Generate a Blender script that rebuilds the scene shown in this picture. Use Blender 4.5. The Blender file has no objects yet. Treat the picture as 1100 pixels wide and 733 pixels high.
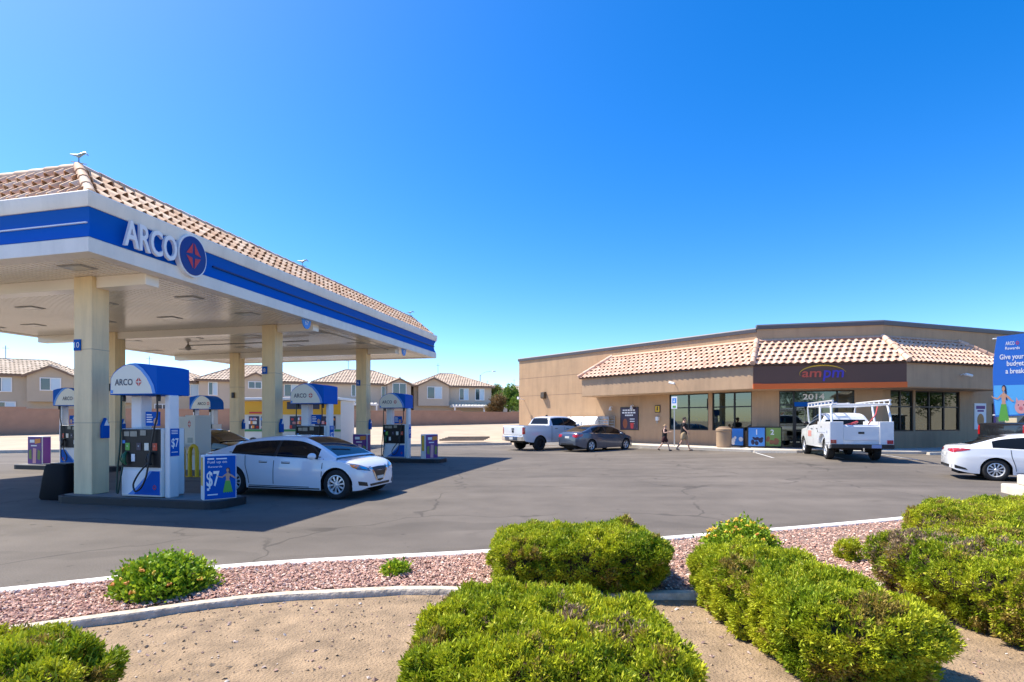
import bpy, bmesh, math, random
import numpy as np
from mathutils import Vector, Matrix, noise
from mathutils.bvhtree import BVHTree
SC = bpy.context.scene
COL = SC.collection
rnd = random.Random(11)
PI = math.pi
R = math.radians

# ------------------------------------------------------------------ materials
MATS = {}
def nodes_of(name):
    m = bpy.data.materials.new(name); m.use_nodes = True
    nt = m.node_tree
    return m, nt, nt.nodes['Principled BSDF']
def N(nt, t, **kw):
    n = nt.nodes.new(t)
    for k, v in kw.items():
        if k in n.inputs: n.inputs[k].default_value = v
        else: setattr(n, k, v)
    return n
def mat(name, col, rough=.6, metal=0., var=0., scale=6., bump=0., bscale=60., coat=0., spec=.5, emit=0., dirt=0.):
    if name in MATS: return MATS[name]
    m, nt, b = nodes_of(name)
    L = nt.links.new
    c4 = (*col, 1)
    b.inputs['Base Color'].default_value = c4
    b.inputs['Roughness'].default_value = rough
    b.inputs['Metallic'].default_value = metal
    b.inputs['Specular IOR Level'].default_value = spec
    if coat:
        b.inputs['Coat Weight'].default_value = coat; b.inputs['Coat Roughness'].default_value = .04
    if emit:
        b.inputs['Emission Color'].default_value = c4; b.inputs['Emission Strength'].default_value = emit
    if var or bump or dirt:
        tc = N(nt, 'ShaderNodeTexCoord')
    if var:
        n = N(nt, 'ShaderNodeTexNoise', Scale=scale, Detail=6., Roughness=.62)
        L(tc.outputs['Object'], n.inputs['Vector'])
        mr = N(nt, 'ShaderNodeMapRange'); mr.inputs[1].default_value = .28; mr.inputs[2].default_value = .72
        mr.inputs[3].default_value = 1 - var; mr.inputs[4].default_value = 1 + var
        L(n.outputs['Fac'], mr.inputs[0])
        mx = N(nt, 'ShaderNodeMix', data_type='RGBA', blend_type='MULTIPLY'); mx.inputs[0].default_value = 1
        mx.inputs[6].default_value = c4
        L(mr.outputs[0], mx.inputs[7]); L(mx.outputs[2], b.inputs['Base Color'])
        r2 = N(nt, 'ShaderNodeMapRange'); r2.inputs[3].default_value = max(.02, rough - .1); r2.inputs[4].default_value = min(1, rough + .1)
        L(n.outputs['Fac'], r2.inputs[0]); L(r2.outputs[0], b.inputs['Roughness'])
    if bump:
        n = N(nt, 'ShaderNodeTexNoise', Scale=bscale, Detail=4.)
        L(tc.outputs['Object'], n.inputs['Vector'])
        bp = N(nt, 'ShaderNodeBump', Strength=bump, Distance=.02)
        L(n.outputs['Fac'], bp.inputs['Height']); L(bp.outputs['Normal'], b.inputs['Normal'])
    MATS[name] = m
    return m
def weathered(m, sx=2.2, sz=.22, amt=.22, lo=.45):
    """rain streaks and grime running down a surface, multiplied over its colour"""
    nt = m.node_tree; L = nt.links.new; b = nt.nodes['Principled BSDF']; inp = b.inputs['Base Color']
    tc = N(nt, 'ShaderNodeTexCoord'); mp = N(nt, 'ShaderNodeMapping'); mp.inputs['Scale'].default_value = (sx, sx, sz)
    L(tc.outputs['Object'], mp.inputs[0]); n = N(nt, 'ShaderNodeTexNoise', Scale=1.6, Detail=7., Roughness=.65); L(mp.outputs[0], n.inputs['Vector'])
    mr = N(nt, 'ShaderNodeMapRange'); mr.inputs[1].default_value = lo; mr.inputs[2].default_value = .72; mr.inputs[3].default_value = 1.; mr.inputs[4].default_value = 1-amt
    L(n.outputs['Fac'], mr.inputs[0])
    mx = N(nt, 'ShaderNodeMix', data_type='RGBA', blend_type='MULTIPLY'); mx.inputs[0].default_value = 1
    if inp.links: L(inp.links[0].from_socket, mx.inputs[6])
    else: mx.inputs[6].default_value = inp.default_value
    L(mr.outputs[0], mx.inputs[7]); L(mx.outputs[2], inp)
    return m
def attr_mat(name, rough=.7, transl=0., bump=0.):
    """colour comes from a per-vertex / per-face 'Col' attribute holding the thing's own colour"""
    m, nt, b = nodes_of(name); L = nt.links.new
    a = N(nt, 'ShaderNodeAttribute', attribute_name='Col')
    L(a.outputs['Color'], b.inputs['Base Color']); b.inputs['Roughness'].default_value = rough
    b.inputs['Specular IOR Level'].default_value = .3
    if transl:
        out = nt.nodes['Material Output']
        tr = N(nt, 'ShaderNodeBsdfTranslucent'); L(a.outputs['Color'], tr.inputs['Color'])
        mx = N(nt, 'ShaderNodeMixShader', Fac=transl)
        L(b.outputs[0], mx.inputs[1]); L(tr.outputs[0], mx.inputs[2]); L(mx.outputs[0], out.inputs['Surface'])
    MATS[name] = m
    return m
def tile_mat(name, c1, c2, c3):
    m, nt, b = nodes_of(name); L = nt.links.new
    a = N(nt, 'ShaderNodeAttribute', attribute_name='rnd')
    cr = N(nt, 'ShaderNodeValToRGB')
    e = cr.color_ramp.elements
    e[0].position = 0; e[0].color = (*c1, 1); e[1].position = 1; e[1].color = (*c3, 1)
    k = e.new(.5); k.color = (*c2, 1)
    L(a.outputs['Fac'], cr.inputs[0])
    tc = N(nt, 'ShaderNodeTexCoord'); n = N(nt, 'ShaderNodeTexNoise', Scale=9., Detail=5.)
    L(tc.outputs['Object'], n.inputs['Vector'])
    mr = N(nt, 'ShaderNodeMapRange'); mr.inputs[1].default_value = .3; mr.inputs[2].default_value = .7
    mr.inputs[3].default_value = .82; mr.inputs[4].default_value = 1.12
    L(n.outputs['Fac'], mr.inputs[0])
    mx = N(nt, 'ShaderNodeMix', data_type='RGBA', blend_type='MULTIPLY'); mx.inputs[0].default_value = 1
    L(cr.outputs[0], mx.inputs[6]); L(mr.outputs[0], mx.inputs[7]); L(mx.outputs[2], b.inputs['Base Color'])
    b.inputs['Roughness'].default_value = .75
    MATS[name] = m
    return m

# ------------------------------------------------------------------ mesh builder
class MB:
    def __init__(s, M=None):
        s.v = []; s.f = []; s.m = []; s.a = []; s.M = M or Matrix(); s.mi = 0; s.cur = 0.
    def add(s, vs, fs):
        o = len(s.v)
        s.v += [tuple(s.M @ Vector(p)) for p in vs]
        s.f += [tuple(i + o for i in f) for f in fs]
        s.m += [s.mi] * len(fs); s.a += [s.cur] * len(fs)
        return s
    def box(s, x0, x1, y0, y1, z0, z1):
        return s.add([(x0,y0,z0),(x1,y0,z0),(x1,y1,z0),(x0,y1,z0),(x0,y0,z1),(x1,y0,z1),(x1,y1,z1),(x0,y1,z1)],
                     [(3,2,1,0),(4,5,6,7),(0,1,5,4),(1,2,6,5),(2,3,7,6),(3,0,4,7)])
    def quad(s, a, b, c, d): return s.add([a, b, c, d], [(0,1,2,3)])
    def prism(s, pts, a, b, axis='y'):
        n = len(pts)
        f = {'y': lambda p, t: (p[0], t, p[1]), 'x': lambda p, t: (t, p[0], p[1]), 'z': lambda p, t: (p[0], p[1], t)}[axis]
        vs = [f(p, a) for p in pts] + [f(p, b) for p in pts]
        fs = [tuple(range(n)), tuple(range(2*n-1, n-1, -1))]
        fs += [(i, n+i, n+(i+1) % n, (i+1) % n) for i in range(n)]
        return s.add(vs, fs)
    def tube(s, pts, r, n=8, cap=True):
        P = [Vector(p) for p in pts]; vs = []; fs = []
        rr = r if isinstance(r, (list, tuple)) else [r]*len(P)
        up = None
        for i, p in enumerate(P):
            d = (P[min(i+1, len(P)-1)] - P[max(i-1, 0)]).normalized()
            if up is None:
                up = Vector((0,0,1)) if abs(d.z) < .9 else Vector((1,0,0))
            a = d.cross(up).normalized(); b = a.cross(d).normalized(); up = b
            for k in range(n):
                t = 2*PI*k/n
                vs.append(tuple(p + (a*math.cos(t) + b*math.sin(t))*rr[i]))
        for i in range(len(P)-1):
            for k in range(n):
                fs.append((i*n+k, i*n+(k+1) % n, (i+1)*n+(k+1) % n, (i+1)*n+k))
        if cap:
            fs.append(tuple(range(n-1, -1, -1))); fs.append(tuple(range((len(P)-1)*n, len(P)*n)))
        return s.add(vs, fs)
    def lathe(s, prof, n=24, c=(0,0,0), axis='z', cap=True):
        vs = []; fs = []
        for (r, h) in prof:
            for k in range(n):
                t = 2*PI*k/n; a, b = r*math.cos(t), r*math.sin(t)
                p = {'z': (a, b, h), 'y': (a, h, b), 'x': (h, a, b)}[axis]
                vs.append((p[0]+c[0], p[1]+c[1], p[2]+c[2]))
        m = len(prof)
        for i in range(m-1):
            for k in range(n):
                fs.append((i*n+k, i*n+(k+1) % n, (i+1)*n+(k+1) % n, (i+1)*n+k))
        if cap:
            fs.append(tuple(range(n))); fs.append(tuple(range((m-1)*n, m*n)))
        return s.add(vs, fs)
    def sphere(s, c, r, n=12, m=8, sq=(1,1,1)):
        prof = [(max(.001, r*math.sin(PI*i/m)), -r*math.cos(PI*i/m)) for i in range(m+1)]
        o = len(s.v); M = s.M; s.M = M @ Matrix.Translation(c) @ Matrix.Diagonal((*sq, 1))
        s.lathe(prof, n); s.M = M
        return s
    def sweep(s, path, prof, closed=False):
        """path: list of (x,y); prof: closed list of (offset to the right of travel, z)"""
        P = [Vector(p).to_2d() for p in path]; n = len(P); k = len(prof); vs = []
        for i, p in enumerate(P):
            if i == 0: d0 = d1 = (P[1]-P[0]).normalized()
            elif i == n-1: d0 = d1 = (P[-1]-P[-2]).normalized()
            else: d0 = (P[i]-P[i-1]).normalized(); d1 = (P[i+1]-P[i]).normalized()
            n0 = Vector((d0.y, -d0.x)); n1 = Vector((d1.y, -d1.x))
            b = (n0+n1).normalized(); b = b / max(.3, b.dot(n0))
            for (o, z) in prof: vs.append((p.x+b.x*o, p.y+b.y*o, z))
        fs = []
        for i in range(n-1):
            for j in range(k):
                fs.append((i*k+j, i*k+(j+1) % k, (i+1)*k+(j+1) % k, (i+1)*k+j))
        fs.append(tuple(range(k))); fs.append(tuple(range((n-1)*k, n*k)))
        return s.add(vs, fs)
    def build(s, name, mats, parent=None, org=None, smooth=None, bevel=0., recalc=True, attr=False, seg=2):
        me = bpy.data.meshes.new(name)
        vs = s.v
        if org is not None:
            ox, oy, oz = org; vs = [(x-ox, y-oy, z-oz) for x, y, z in vs]
        me.from_pydata(vs, [], s.f)
        if not isinstance(mats, (list, tuple)): mats = [mats]
        for m in mats: me.materials.append(m)
        me.polygons.foreach_set('material_index', s.m)
        if attr:
            at = me.attributes.new('rnd', 'FLOAT', 'FACE'); at.data.foreach_set('value', s.a)
        if recalc:
            bm = bmesh.new(); bm.from_mesh(me); bmesh.ops.recalc_face_normals(bm, faces=bm.faces); bm.to_mesh(me); bm.free()
        if smooth is not None:
            me.polygons.foreach_set('use_smooth', [True]*len(me.polygons))
            me.set_sharp_from_angle(angle=R(smooth))
        o = bpy.data.objects.new(name, me); COL.objects.link(o)
        if parent is not None: o.parent = parent
        if bevel:
            b = o.modifiers.new('bevel', 'BEVEL'); b.width = bevel; b.segments = seg; b.limit_method = 'ANGLE'; b.angle_limit = R(35)
            b.harden_normals = False
        return o

def tag(o, label=None, cat=None, group=None, kind=None):
    if label: o['label'] = label
    if cat: o['category'] = cat
    if group: o['group'] = group
    if kind: o['kind'] = kind
    return o
def thing(name, label, cat, loc=(0,0,0), rz=0., group=None):
    o = bpy.data.objects.new(name, None); COL.objects.link(o)
    o.empty_display_size = .2
    o.location = loc; o.rotation_euler = (0, 0, rz)
    return tag(o, label, cat, group)
def copy_tree(o, parent=None):
    c = o.copy(); COL.objects.link(c)
    if parent is not None: c.parent = parent
    for ch in list(o.children): copy_tree(ch, c)
    return c
def frame(x, y, a, z=0.): return Matrix.Translation((x, y, z)) @ Matrix.Rotation(a, 4, 'Z')

FONT_CACHE = {}
def text_geo(body, bold=0.):
    """flat text outline as (verts, faces): origin at the centre of its box, height of capitals about 1"""
    key = (body, bold)
    if key in FONT_CACHE: return FONT_CACHE[key]
    c = bpy.data.curves.new('txt', 'FONT'); c.body = body; c.size = 1.44; c.align_x = 'CENTER'; c.align_y = 'CENTER'
    c.offset = bold; c.resolution_u = 3; c.space_line = .85
    o = bpy.data.objects.new('txt', c); COL.objects.link(o)
    dg = bpy.context.evaluated_depsgraph_get()
    me = bpy.data.meshes.new_from_object(o.evaluated_get(dg))
    vs = [tuple(v.co) for v in me.vertices]; fs = [tuple(p.vertices) for p in me.polygons]
    bpy.data.objects.remove(o); bpy.data.curves.remove(c); bpy.data.meshes.remove(me)
    if vs:
        xs = [v[0] for v in vs]; ys = [v[1] for v in vs]
        cx, cy = (min(xs)+max(xs))/2, (min(ys)+max(ys))/2
        vs = [(x-cx, y-cy, 0) for x, y, z in vs]
    FONT_CACHE[key] = (vs, fs)
    return vs, fs
def put_text(mb, body, x, z, h, y=0., bold=0., width=None, depth=0., shear=0.):
    """lettering in the local xz plane, read from -y; depth > 0 makes solid letters"""
    vs, fs = text_geo(body, bold)
    if not vs: return
    w = max(v[0] for v in vs)-min(v[0] for v in vs)
    sx = h if width is None else width/w
    P = [(x+vx*sx+vz_*shear*h, y, z+vz_*h) for vx, vz_, _ in vs]
    mb.add(P, fs)
    if depth:
        mb.add([(a, y+depth, c) for a, b, c in P], [tuple(reversed(f)) for f in fs])
        cnt = {}
        for f in fs:
            for i in range(len(f)):
                e = (f[i], f[(i+1) % len(f)]); cnt[tuple(sorted(e))] = cnt.get(tuple(sorted(e)), 0)+1
        n = len(P)
        side = [(a, b, b+n, a+n) for (a, b), k in cnt.items() if k == 1]
        mb.add(P + [(a, y+depth, c) for a, b, c in P], side)
def poly(mb, pts, y):
    """flat outline in the local xz plane"""
    mb.add([(p[0], y, p[1]) for p in pts], [tuple(range(len(pts)))])
def ell(cx, cz, a, b, n=20, t0=0., t1=2*PI, rot=0.):
    out = []
    for i in range(n):
        t = t0+(t1-t0)*i/(n if abs(t1-t0) > 6.2 else n-1)
        x, z = a*math.cos(t), b*math.sin(t)
        out.append((cx+x*math.cos(rot)-z*math.sin(rot), cz+x*math.sin(rot)+z*math.cos(rot)))
    return out
def pchip(pts):
    xs = [p[0] for p in pts]; ys = [p[1] for p in pts]; n = len(xs)
    h = [xs[i+1]-xs[i] for i in range(n-1)]; d = [(ys[i+1]-ys[i])/h[i] for i in range(n-1)]
    m = [d[0]] + [0]*(n-2) + [d[-1]]
    for i in range(1, n-1):
        if d[i-1]*d[i] > 0:
            w1 = 2*h[i]+h[i-1]; w2 = h[i]+2*h[i-1]; m[i] = (w1+w2)/(w1/d[i-1]+w2/d[i])
    def f(x):
        if x <= xs[0]: return ys[0]
        if x >= xs[-1]: return ys[-1]
        i = 0
        while x > xs[i+1]: i += 1
        t = (x-xs[i])/h[i]
        return ((1+2*t)*(1-t)**2*ys[i] + t*(1-t)**2*h[i]*m[i] + t*t*(3-2*t)*ys[i+1] + t*t*(t-1)*h[i]*m[i+1])
    return f
def S(a, b, x):
    t = min(1, max(0, (x-a)/(b-a))); return t*t*(3-2*t)
def lot_z(x, y):
    return .12*S(15, 21, y)*S(3, 12, x)

# ------------------------------------------------------------------ barrel roof tiles
def tile_plane(mb, el, er, tr, tl, w=.3, rows=6, hb=.07, lift=.05, seg=6, r=None, stag=.5):
    """courses of barrel tiles on the quad eave-left, eave-right, top-right, top-left"""
    r = r or rnd
    el, er, tr, tl = map(Vector, (el, er, tr, tl))
    ex = (er-el).normalized(); nrm = ex.cross(tl-el).normalized()
    es = nrm.cross(ex).normalized(); Hs = (tl-el).dot(es)
    if nrm.z < 0: nrm = -nrm
    Lx = (er-el).length; a = (tl-el).dot(ex); b = (tr-el).dot(ex)
    ls = Hs/rows
    n = int(Lx/w)+3
    for q in range(rows):
        s0 = q*ls; s1 = s0+ls*1.08
        mid = (q+.5)/rows
        x0 = a*mid; x1 = Lx+(b-Lx)*mid
        if x1-x0 < .05: continue
        for k in range(n):
            c = r.random(); mb.cur = c
            jl = lift*(.85+.3*r.random())
            prev = None
            for j in range(seg+1):
                x = (k-1+j/seg+(q % 2)*stag)*w
                xc = min(max(x, x0), x1)
                ph = j/seg
                h = hb*(math.sin(PI*ph/.62) if ph < .62 else -.25*math.sin(PI*(ph-.62)/.38))
                p0 = el+ex*xc+es*s0+nrm*(h+jl); p1 = el+ex*xc+es*s1+nrm*h
                p2 = p0-nrm*.016
                if prev is not None and xc-prev[3] > 1e-4:
                    mb.add([prev[0], p0, p1, prev[1]], [(0,1,2,3)])
                    mb.add([prev[2], p2, p0, prev[0]], [(0,1,2,3)])
                prev = (p0, p1, p2, xc)
def ridge_caps(mb, p, q, rad=.1, step=.33, r=None):
    r = r or rnd
    p = Vector(p); q = Vector(q); d = q-p; n = max(1, int(d.length/step)); d /= n
    for i in range(n):
        mb.cur = r.random()
        mb.tube([p+d*i, p+d*(i+1.1)], [rad*1.12, rad*.92], 10)

# ------------------------------------------------------------------ foliage
def sprays(P, D, C, rs, blades=4, ln=(.05,.09), wd=.014, spread=.6, cl=.15):
    """many small blades: P points, D directions, C colours -> vertex, face and colour arrays"""
    n = len(P); K = blades
    P = np.repeat(P, K, 0); D = np.repeat(D, K, 0); C = np.repeat(C, K, 0)
    d = D+rs.normal(0, spread, D.shape)
    d /= np.linalg.norm(d, axis=1)[:, None]+1e-9
    t = rs.normal(0, 1, d.shape); t -= (t*d).sum(1)[:, None]*d; t /= np.linalg.norm(t, axis=1)[:, None]+1e-9
    L = rs.uniform(ln[0], ln[1], (n*K, 1)); w = wd*rs.uniform(.7, 1.3, (n*K, 1))
    P = P+rs.normal(0, wd, P.shape)
    a = P; b = P+d*L*.5+t*w*.5; c = P+d*L; e = P+d*L*.5-t*w*.5
    V = np.stack([a, b, c, e], 1).reshape(-1, 3)
    C = np.clip(C*(1+rs.normal(0, cl, (n*K, 1))), .003, 1)
    Cv = np.repeat(C, 4, 0)
    return V, Cv
def leaf_object(name, V, Cv, m, parent=None):
    nq = len(V)//4
    me = bpy.data.meshes.new(name)
    me.vertices.add(len(V)); me.vertices.foreach_set('co', V.astype(np.float32).ravel())
    me.loops.add(len(V)); me.loops.foreach_set('vertex_index', np.arange(len(V), dtype=np.int32))
    me.polygons.add(nq); me.polygons.foreach_set('loop_start', np.arange(0, len(V), 4, dtype=np.int32))
    me.polygons.foreach_set('loop_total', np.full(nq, 4, dtype=np.int32))
    ca = me.color_attributes.new('Col', 'FLOAT_COLOR', 'POINT')
    ca.data.foreach_set('color', np.concatenate([Cv, np.ones((len(Cv), 1))], 1).astype(np.float32).ravel())
    me.materials.append(m); me.update(); me.validate()
    o = bpy.data.objects.new(name, me); COL.objects.link(o)
    if parent is not None: o.parent = parent
    return o
def nz(p, s, o=0.): return noise.noise(Vector((p[0]*s+o, p[1]*s-o, p[2]*s+2*o)))
# ------------------------------------------------------------------ camera, sun, sky
cam = bpy.data.cameras.new('camera'); camo = bpy.data.objects.new('camera', cam); COL.objects.link(camo)
camo.location = (0, 0, 1.6); camo.rotation_euler = (R(90), 0, 0)
cam.sensor_width = 36; cam.lens = 577/1100*36; cam.shift_y = 85.5/1100; cam.clip_start = .05; cam.clip_end = 3000
SC.camera = camo
SUN_AZ = math.atan2(-.945, .324); SUN_EL = R(56)
sd = Vector((math.sin(SUN_AZ)*math.cos(SUN_EL), math.cos(SUN_AZ)*math.cos(SUN_EL), math.sin(SUN_EL)))
sl = bpy.data.lights.new('sun', 'SUN'); sl.energy = 4.1; sl.angle = R(.5); sl.color = (1., .92, .77)
so = bpy.data.objects.new('sun', sl); COL.objects.link(so)
so.rotation_euler = (-sd).to_track_quat('-Z', 'Y').to_euler(); so.location = (0, 0, 40)
W = bpy.data.worlds.new('World'); SC.world = W; W.use_nodes = True
nt = W.node_tree; bg = nt.nodes['Background']
sk = N(nt, 'ShaderNodeTexSky', sky_type='NISHITA', sun_disc=False)
sk.sun_elevation = SUN_EL; sk.sun_rotation = SUN_AZ; sk.air_density = .85; sk.dust_density = .8; sk.ozone_density = 1.6; sk.altitude = 600
hs = N(nt, 'ShaderNodeHueSaturation'); hs.inputs['Saturation'].default_value = 1.46; hs.inputs['Hue'].default_value = .507
nt.links.new(sk.outputs[0], hs.inputs['Color']); nt.links.new(hs.outputs[0], bg.inputs['Color'])
bg.inputs['Strength'].default_value = .14
SC.view_settings.view_transform = 'Standard'; SC.view_settings.look = 'None'; SC.view_settings.exposure = 1.08; SC.view_settings.gamma = 1
SC.render.engine = 'CYCLES'

# ------------------------------------------------------------------ ground materials
def asphalt():
    m, nt, b = nodes_of('asphalt'); L = nt.links.new
    tc = N(nt, 'ShaderNodeTexCoord'); o = tc.outputs['Object']
    def noise_(sc, det=5., dist=0., src=None):
        n = N(nt, 'ShaderNodeTexNoise', Scale=sc, Detail=det, Distortion=dist); L(src or o, n.inputs['Vector']); return n
    def rng(inp, a, b_, c, d):
        r = N(nt, 'ShaderNodeMapRange'); L(inp, r.inputs[0])
        for i, v in enumerate((a, b_, c, d)): r.inputs[i+1].default_value = v
        return r.outputs[0]
    def mul(x, y):
        k = N(nt, 'ShaderNodeMath', operation='MULTIPLY'); L(x, k.inputs[0]); L(y, k.inputs[1]); return k.outputs[0]
    big = noise_(.22, 4.); mid = noise_(1.6, 6.); fine = noise_(70., 3.)
    mp = N(nt, 'ShaderNodeMapping'); mp.inputs['Scale'].default_value = (.09, .7, 1); mp.inputs['Rotation'].default_value = (0, 0, R(-14)); L(o, mp.inputs[0])
    streak = noise_(1.3, 4., 0., mp.outputs[0])
    v = mul(mul(rng(big.outputs[0], .3, .7, .78, 1.16), rng(mid.outputs[0], .3, .7, .9, 1.08)), mul(rng(fine.outputs[0], .3, .7, .8, 1.2), rng(streak.outputs[0], .3, .7, .86, 1.1)))
    # wandering sealed cracks
    nd = noise_(.6, 3.)
    ad = N(nt, 'ShaderNodeVectorMath', operation='MULTIPLY_ADD'); L(nd.outputs['Color'], ad.inputs[0]); ad.inputs[1].default_value = (2.2, 2.2, 0); L(o, ad.inputs[2])
    vo = N(nt, 'ShaderNodeTexVoronoi', feature='DISTANCE_TO_EDGE', Scale=.17, Randomness=1.); L(ad.outputs[0], vo.inputs['Vector'])
    cr = rng(vo.outputs['Distance'], .002, .006, .64, 1.)
    ma = noise_(.3, 2.)
    k = N(nt, 'ShaderNodeMix', data_type='FLOAT'); L(rng(ma.outputs[0], .52, .60, 0., 1.), k.inputs[0]); L(cr, k.inputs[2]); k.inputs[3].default_value = 1.
    vv = mul(v, k.outputs[0])
    mx = N(nt, 'ShaderNodeMix', data_type='RGBA', blend_type='MULTIPLY'); mx.inputs[0].default_value = 1; mx.inputs[6].default_value = (.146, .125, .105, 1)
    L(vv, mx.inputs[7]); L(mx.outputs[2], b.inputs['Base Color'])
    b.inputs['Roughness'].default_value = .85; b.inputs['Specular IOR Level'].default_value = .3
    tm = N(nt, 'ShaderNodeMapping'); tm.inputs['Scale'].default_value = (.035, 1.1, 1); tm.inputs['Rotation'].default_value = (0, 0, R(9)); L(ad.outputs[0], tm.inputs[0])
    tracks = noise_(1., 2., 0., tm.outputs[0]); vv = mul(vv, rng(tracks.outputs[0], .56, .64, 1., .86))
    drip = noise_(5.5, 2., 0.); vv = mul(vv, rng(drip.outputs[0], .70, .75, 1., .62))
    spots = noise_(.9, 3., .6); vv = mul(vv, rng(spots.outputs[0], .66, .74, 1., .72)); L(vv, mx.inputs[7])
    bp = N(nt, 'ShaderNodeBump', Strength=.35, Distance=.01); L(fine.outputs[0], bp.inputs['Height']); L(bp.outputs[0], b.inputs['Normal'])
    return m
M_asph = asphalt()
M_dirt = mat('dirt', (.305, .214, .130), .95, var=.34, scale=5., bump=1., bscale=55.)
M_bank = mat('bank_dirt', (.44, .345, .245), .95, var=.16, scale=.6, bump=.8, bscale=5.)
M_gravel_base = mat('gravel_base', (.30, .205, .165), .95, var=.3, scale=40., bump=1., bscale=60.)
M_conc = mat('concrete', (.52, .485, .43), .85, var=.16, scale=5., bump=.3, bscale=60.)
M_conc_l = mat('concrete_pale', (.60, .54, .45), .85, var=.1, scale=4., bump=.2, bscale=50.)
M_kerb_w = mat('kerb_paint', (.72, .70, .66), .8, var=.12, scale=6., bump=.3, bscale=40.)
M_stone = attr_mat('stones', .9)

def grid_sheet(name, fn, nu, nv, m, smooth=True):
    vs = []; fs = []
    for i in range(nu+1):
        for j in range(nv+1): vs.append(fn(i/nu, j/nv))
    for i in range(nu):
        for j in range(nv):
            a = i*(nv+1)+j; fs.append((a, a+nv+1, a+nv+2, a+1))
    mb = MB(); mb.add(vs, fs)
    o = mb.build(name, m, smooth=40 if smooth else None)
    if o.data.polygons[0].normal.z < 0: o.data.flip_normals()
    return o
g = MB(); g.quad((-1500,-300,-.3), (1500,-300,-.3), (1500,2500,-.3), (-1500,2500,-.3))
tag(g.build('ground', M_bank), kind='structure')
tag(grid_sheet('parking_lot', lambda u, v: (-75+150*u, 1.5+58*v, lot_z(-75+150*u, 1.5+58*v)), 150, 58, M_asph), kind='structure')

KERB = [(-14,.5),(-9,2.95),(-4.56,4.82),(-2.78,5.66),(-.27,6.25),(2.05,6.97),(5.70,8.22),(9.4,9.8),(16,12.9)]
MOW = [(-14,-1.6),(-9,1.5),(-3.72,3.90),(-3.13,4.20),(-2.71,4.44),(-1.81,4.75),(-.80,4.87),(1.39,4.74),(3,4.9),(5,5.5),(10,7.8),(16,11.2)]
fk, fm = pchip(KERB), pchip(MOW)
def soil(u, v):
    x = -14+30*u; y1 = fk(x)-.08; y = -3+(y1+3)*v
    return (x, y, .034+.02*nz((x, y, 0), .8)+.008*nz((x, y, 3), 5))
tag(grid_sheet('planting_soil', soil, 200, 90, M_dirt), kind='structure')
def gbed(u, v):
    x = -14+30*u; a = fm(x)+.05; b = fk(x)-.08
    return (x, a+(b-a)*v, .062+.012*nz((x, a+(b-a)*v, 0), 2.5))
tag(grid_sheet('gravel_bed', gbed, 150, 12, M_gravel_base), kind='structure')
xs = [-14+30*i/90 for i in range(91)]
mb = MB(); mb.sweep([(x, fk(x)) for x in xs], [(.075,-.02),(.075,.075),(.06,.09),(-.06,.09),(-.075,.075),(-.075,-.1)])
tag(mb.build('lot_kerb', M_kerb_w, smooth=50), kind='structure')
mb = MB()
mb.sweep([(x, fm(x)+.012*math.sin(x*5)) for x in xs], [(.065,-.05),(.062,.066),(.045,.088),(-.045,.088),(-.06,.07),(-.065,-.05)])
ms = mb.build('mow_strip', mat('mow_concrete', (.56, .47, .36), .9, var=.42, scale=9., bump=.6, bscale=30.), smooth=50)
tag(ms, kind='structure')

def stone_mesh(name, P, size, C, seed, flat=.6):
    rs = np.random.RandomState(seed); n = len(P)
    base = np.array([(1,0,0),(0,1,0),(-1,0,0),(0,-1,0),(.1,.1,1),(-.1,0,-1)], float)
    fac = np.array([(0,1,4),(1,2,4),(2,3,4),(3,0,4),(1,0,5),(2,1,5),(3,2,5),(0,3,5)])
    V = np.repeat(base[None], n, 0)*rs.uniform(.6, 1.25, (n, 6, 1))+rs.normal(0, .16, (n, 6, 3))
    V[:, :, 2] *= flat
    a = rs.uniform(0, 2*PI, n); c, s_ = np.cos(a)[:, None], np.sin(a)[:, None]
    x = V[:, :, 0]*c-V[:, :, 1]*s_; y = V[:, :, 0]*s_+V[:, :, 1]*c; V[:, :, 0] = x; V[:, :, 1] = y
    t = rs.normal(0, .35, n)[:, None]; z = V[:, :, 2]*np.cos(t)+V[:, :, 0]*np.sin(t); V[:, :, 2] = z
    V = V*size[:, None, None]+P[:, None, :]
    Fc = (fac[None]+(np.arange(n)*6)[:, None, None]).reshape(-1, 3)
    me = bpy.data.meshes.new(name); me.from_pydata(V.reshape(-1, 3).tolist(), [], Fc.tolist())
    ca = me.color_attributes.new('Col', 'FLOAT_COLOR', 'POINT')
    cc = np.concatenate([np.repeat(C, 6, 0), np.ones((n*6, 1))], 1)
    ca.data.foreach_set('color', cc.astype(np.float32).ravel()); me.materials.append(M_stone)
    o = bpy.data.objects.new(name, me); COL.objects.link(o)
    return o
rs = np.random.RandomState(3)
P = []; Cc = []; Sz = []
pal = [(.42,.27,.225),(.36,.235,.20),(.48,.34,.29),(.30,.20,.175),(.52,.42,.37),(.60,.53,.48),(.25,.17,.15)]
while len(P) < 45000:
    x = rs.uniform(-7.5, 9.5); a = fm(x)+.09; b = fk(x)-.09
    y = rs.uniform(a, b)
    if rs.rand() > min(1, 6/(y*y)*3.): continue
    P.append((x, y, .075+rs.uniform(-.006, .02))); Cc.append(pal[rs.choice(7, p=[.26,.22,.18,.12,.1,.05,.07])]); Sz.append(rs.uniform(.009, .021))
tag(stone_mesh('gravel_stones', np.array(P), np.array(Sz), np.array(Cc)*np.array((1.38,1.27,1.16))*rs.uniform(.75,1.2,(len(P),1)), 5), 'pinkish crushed stone spread between kerb and mow strip', 'gravel', kind='stuff')
P = []; Cc = []; Sz = []
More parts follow.
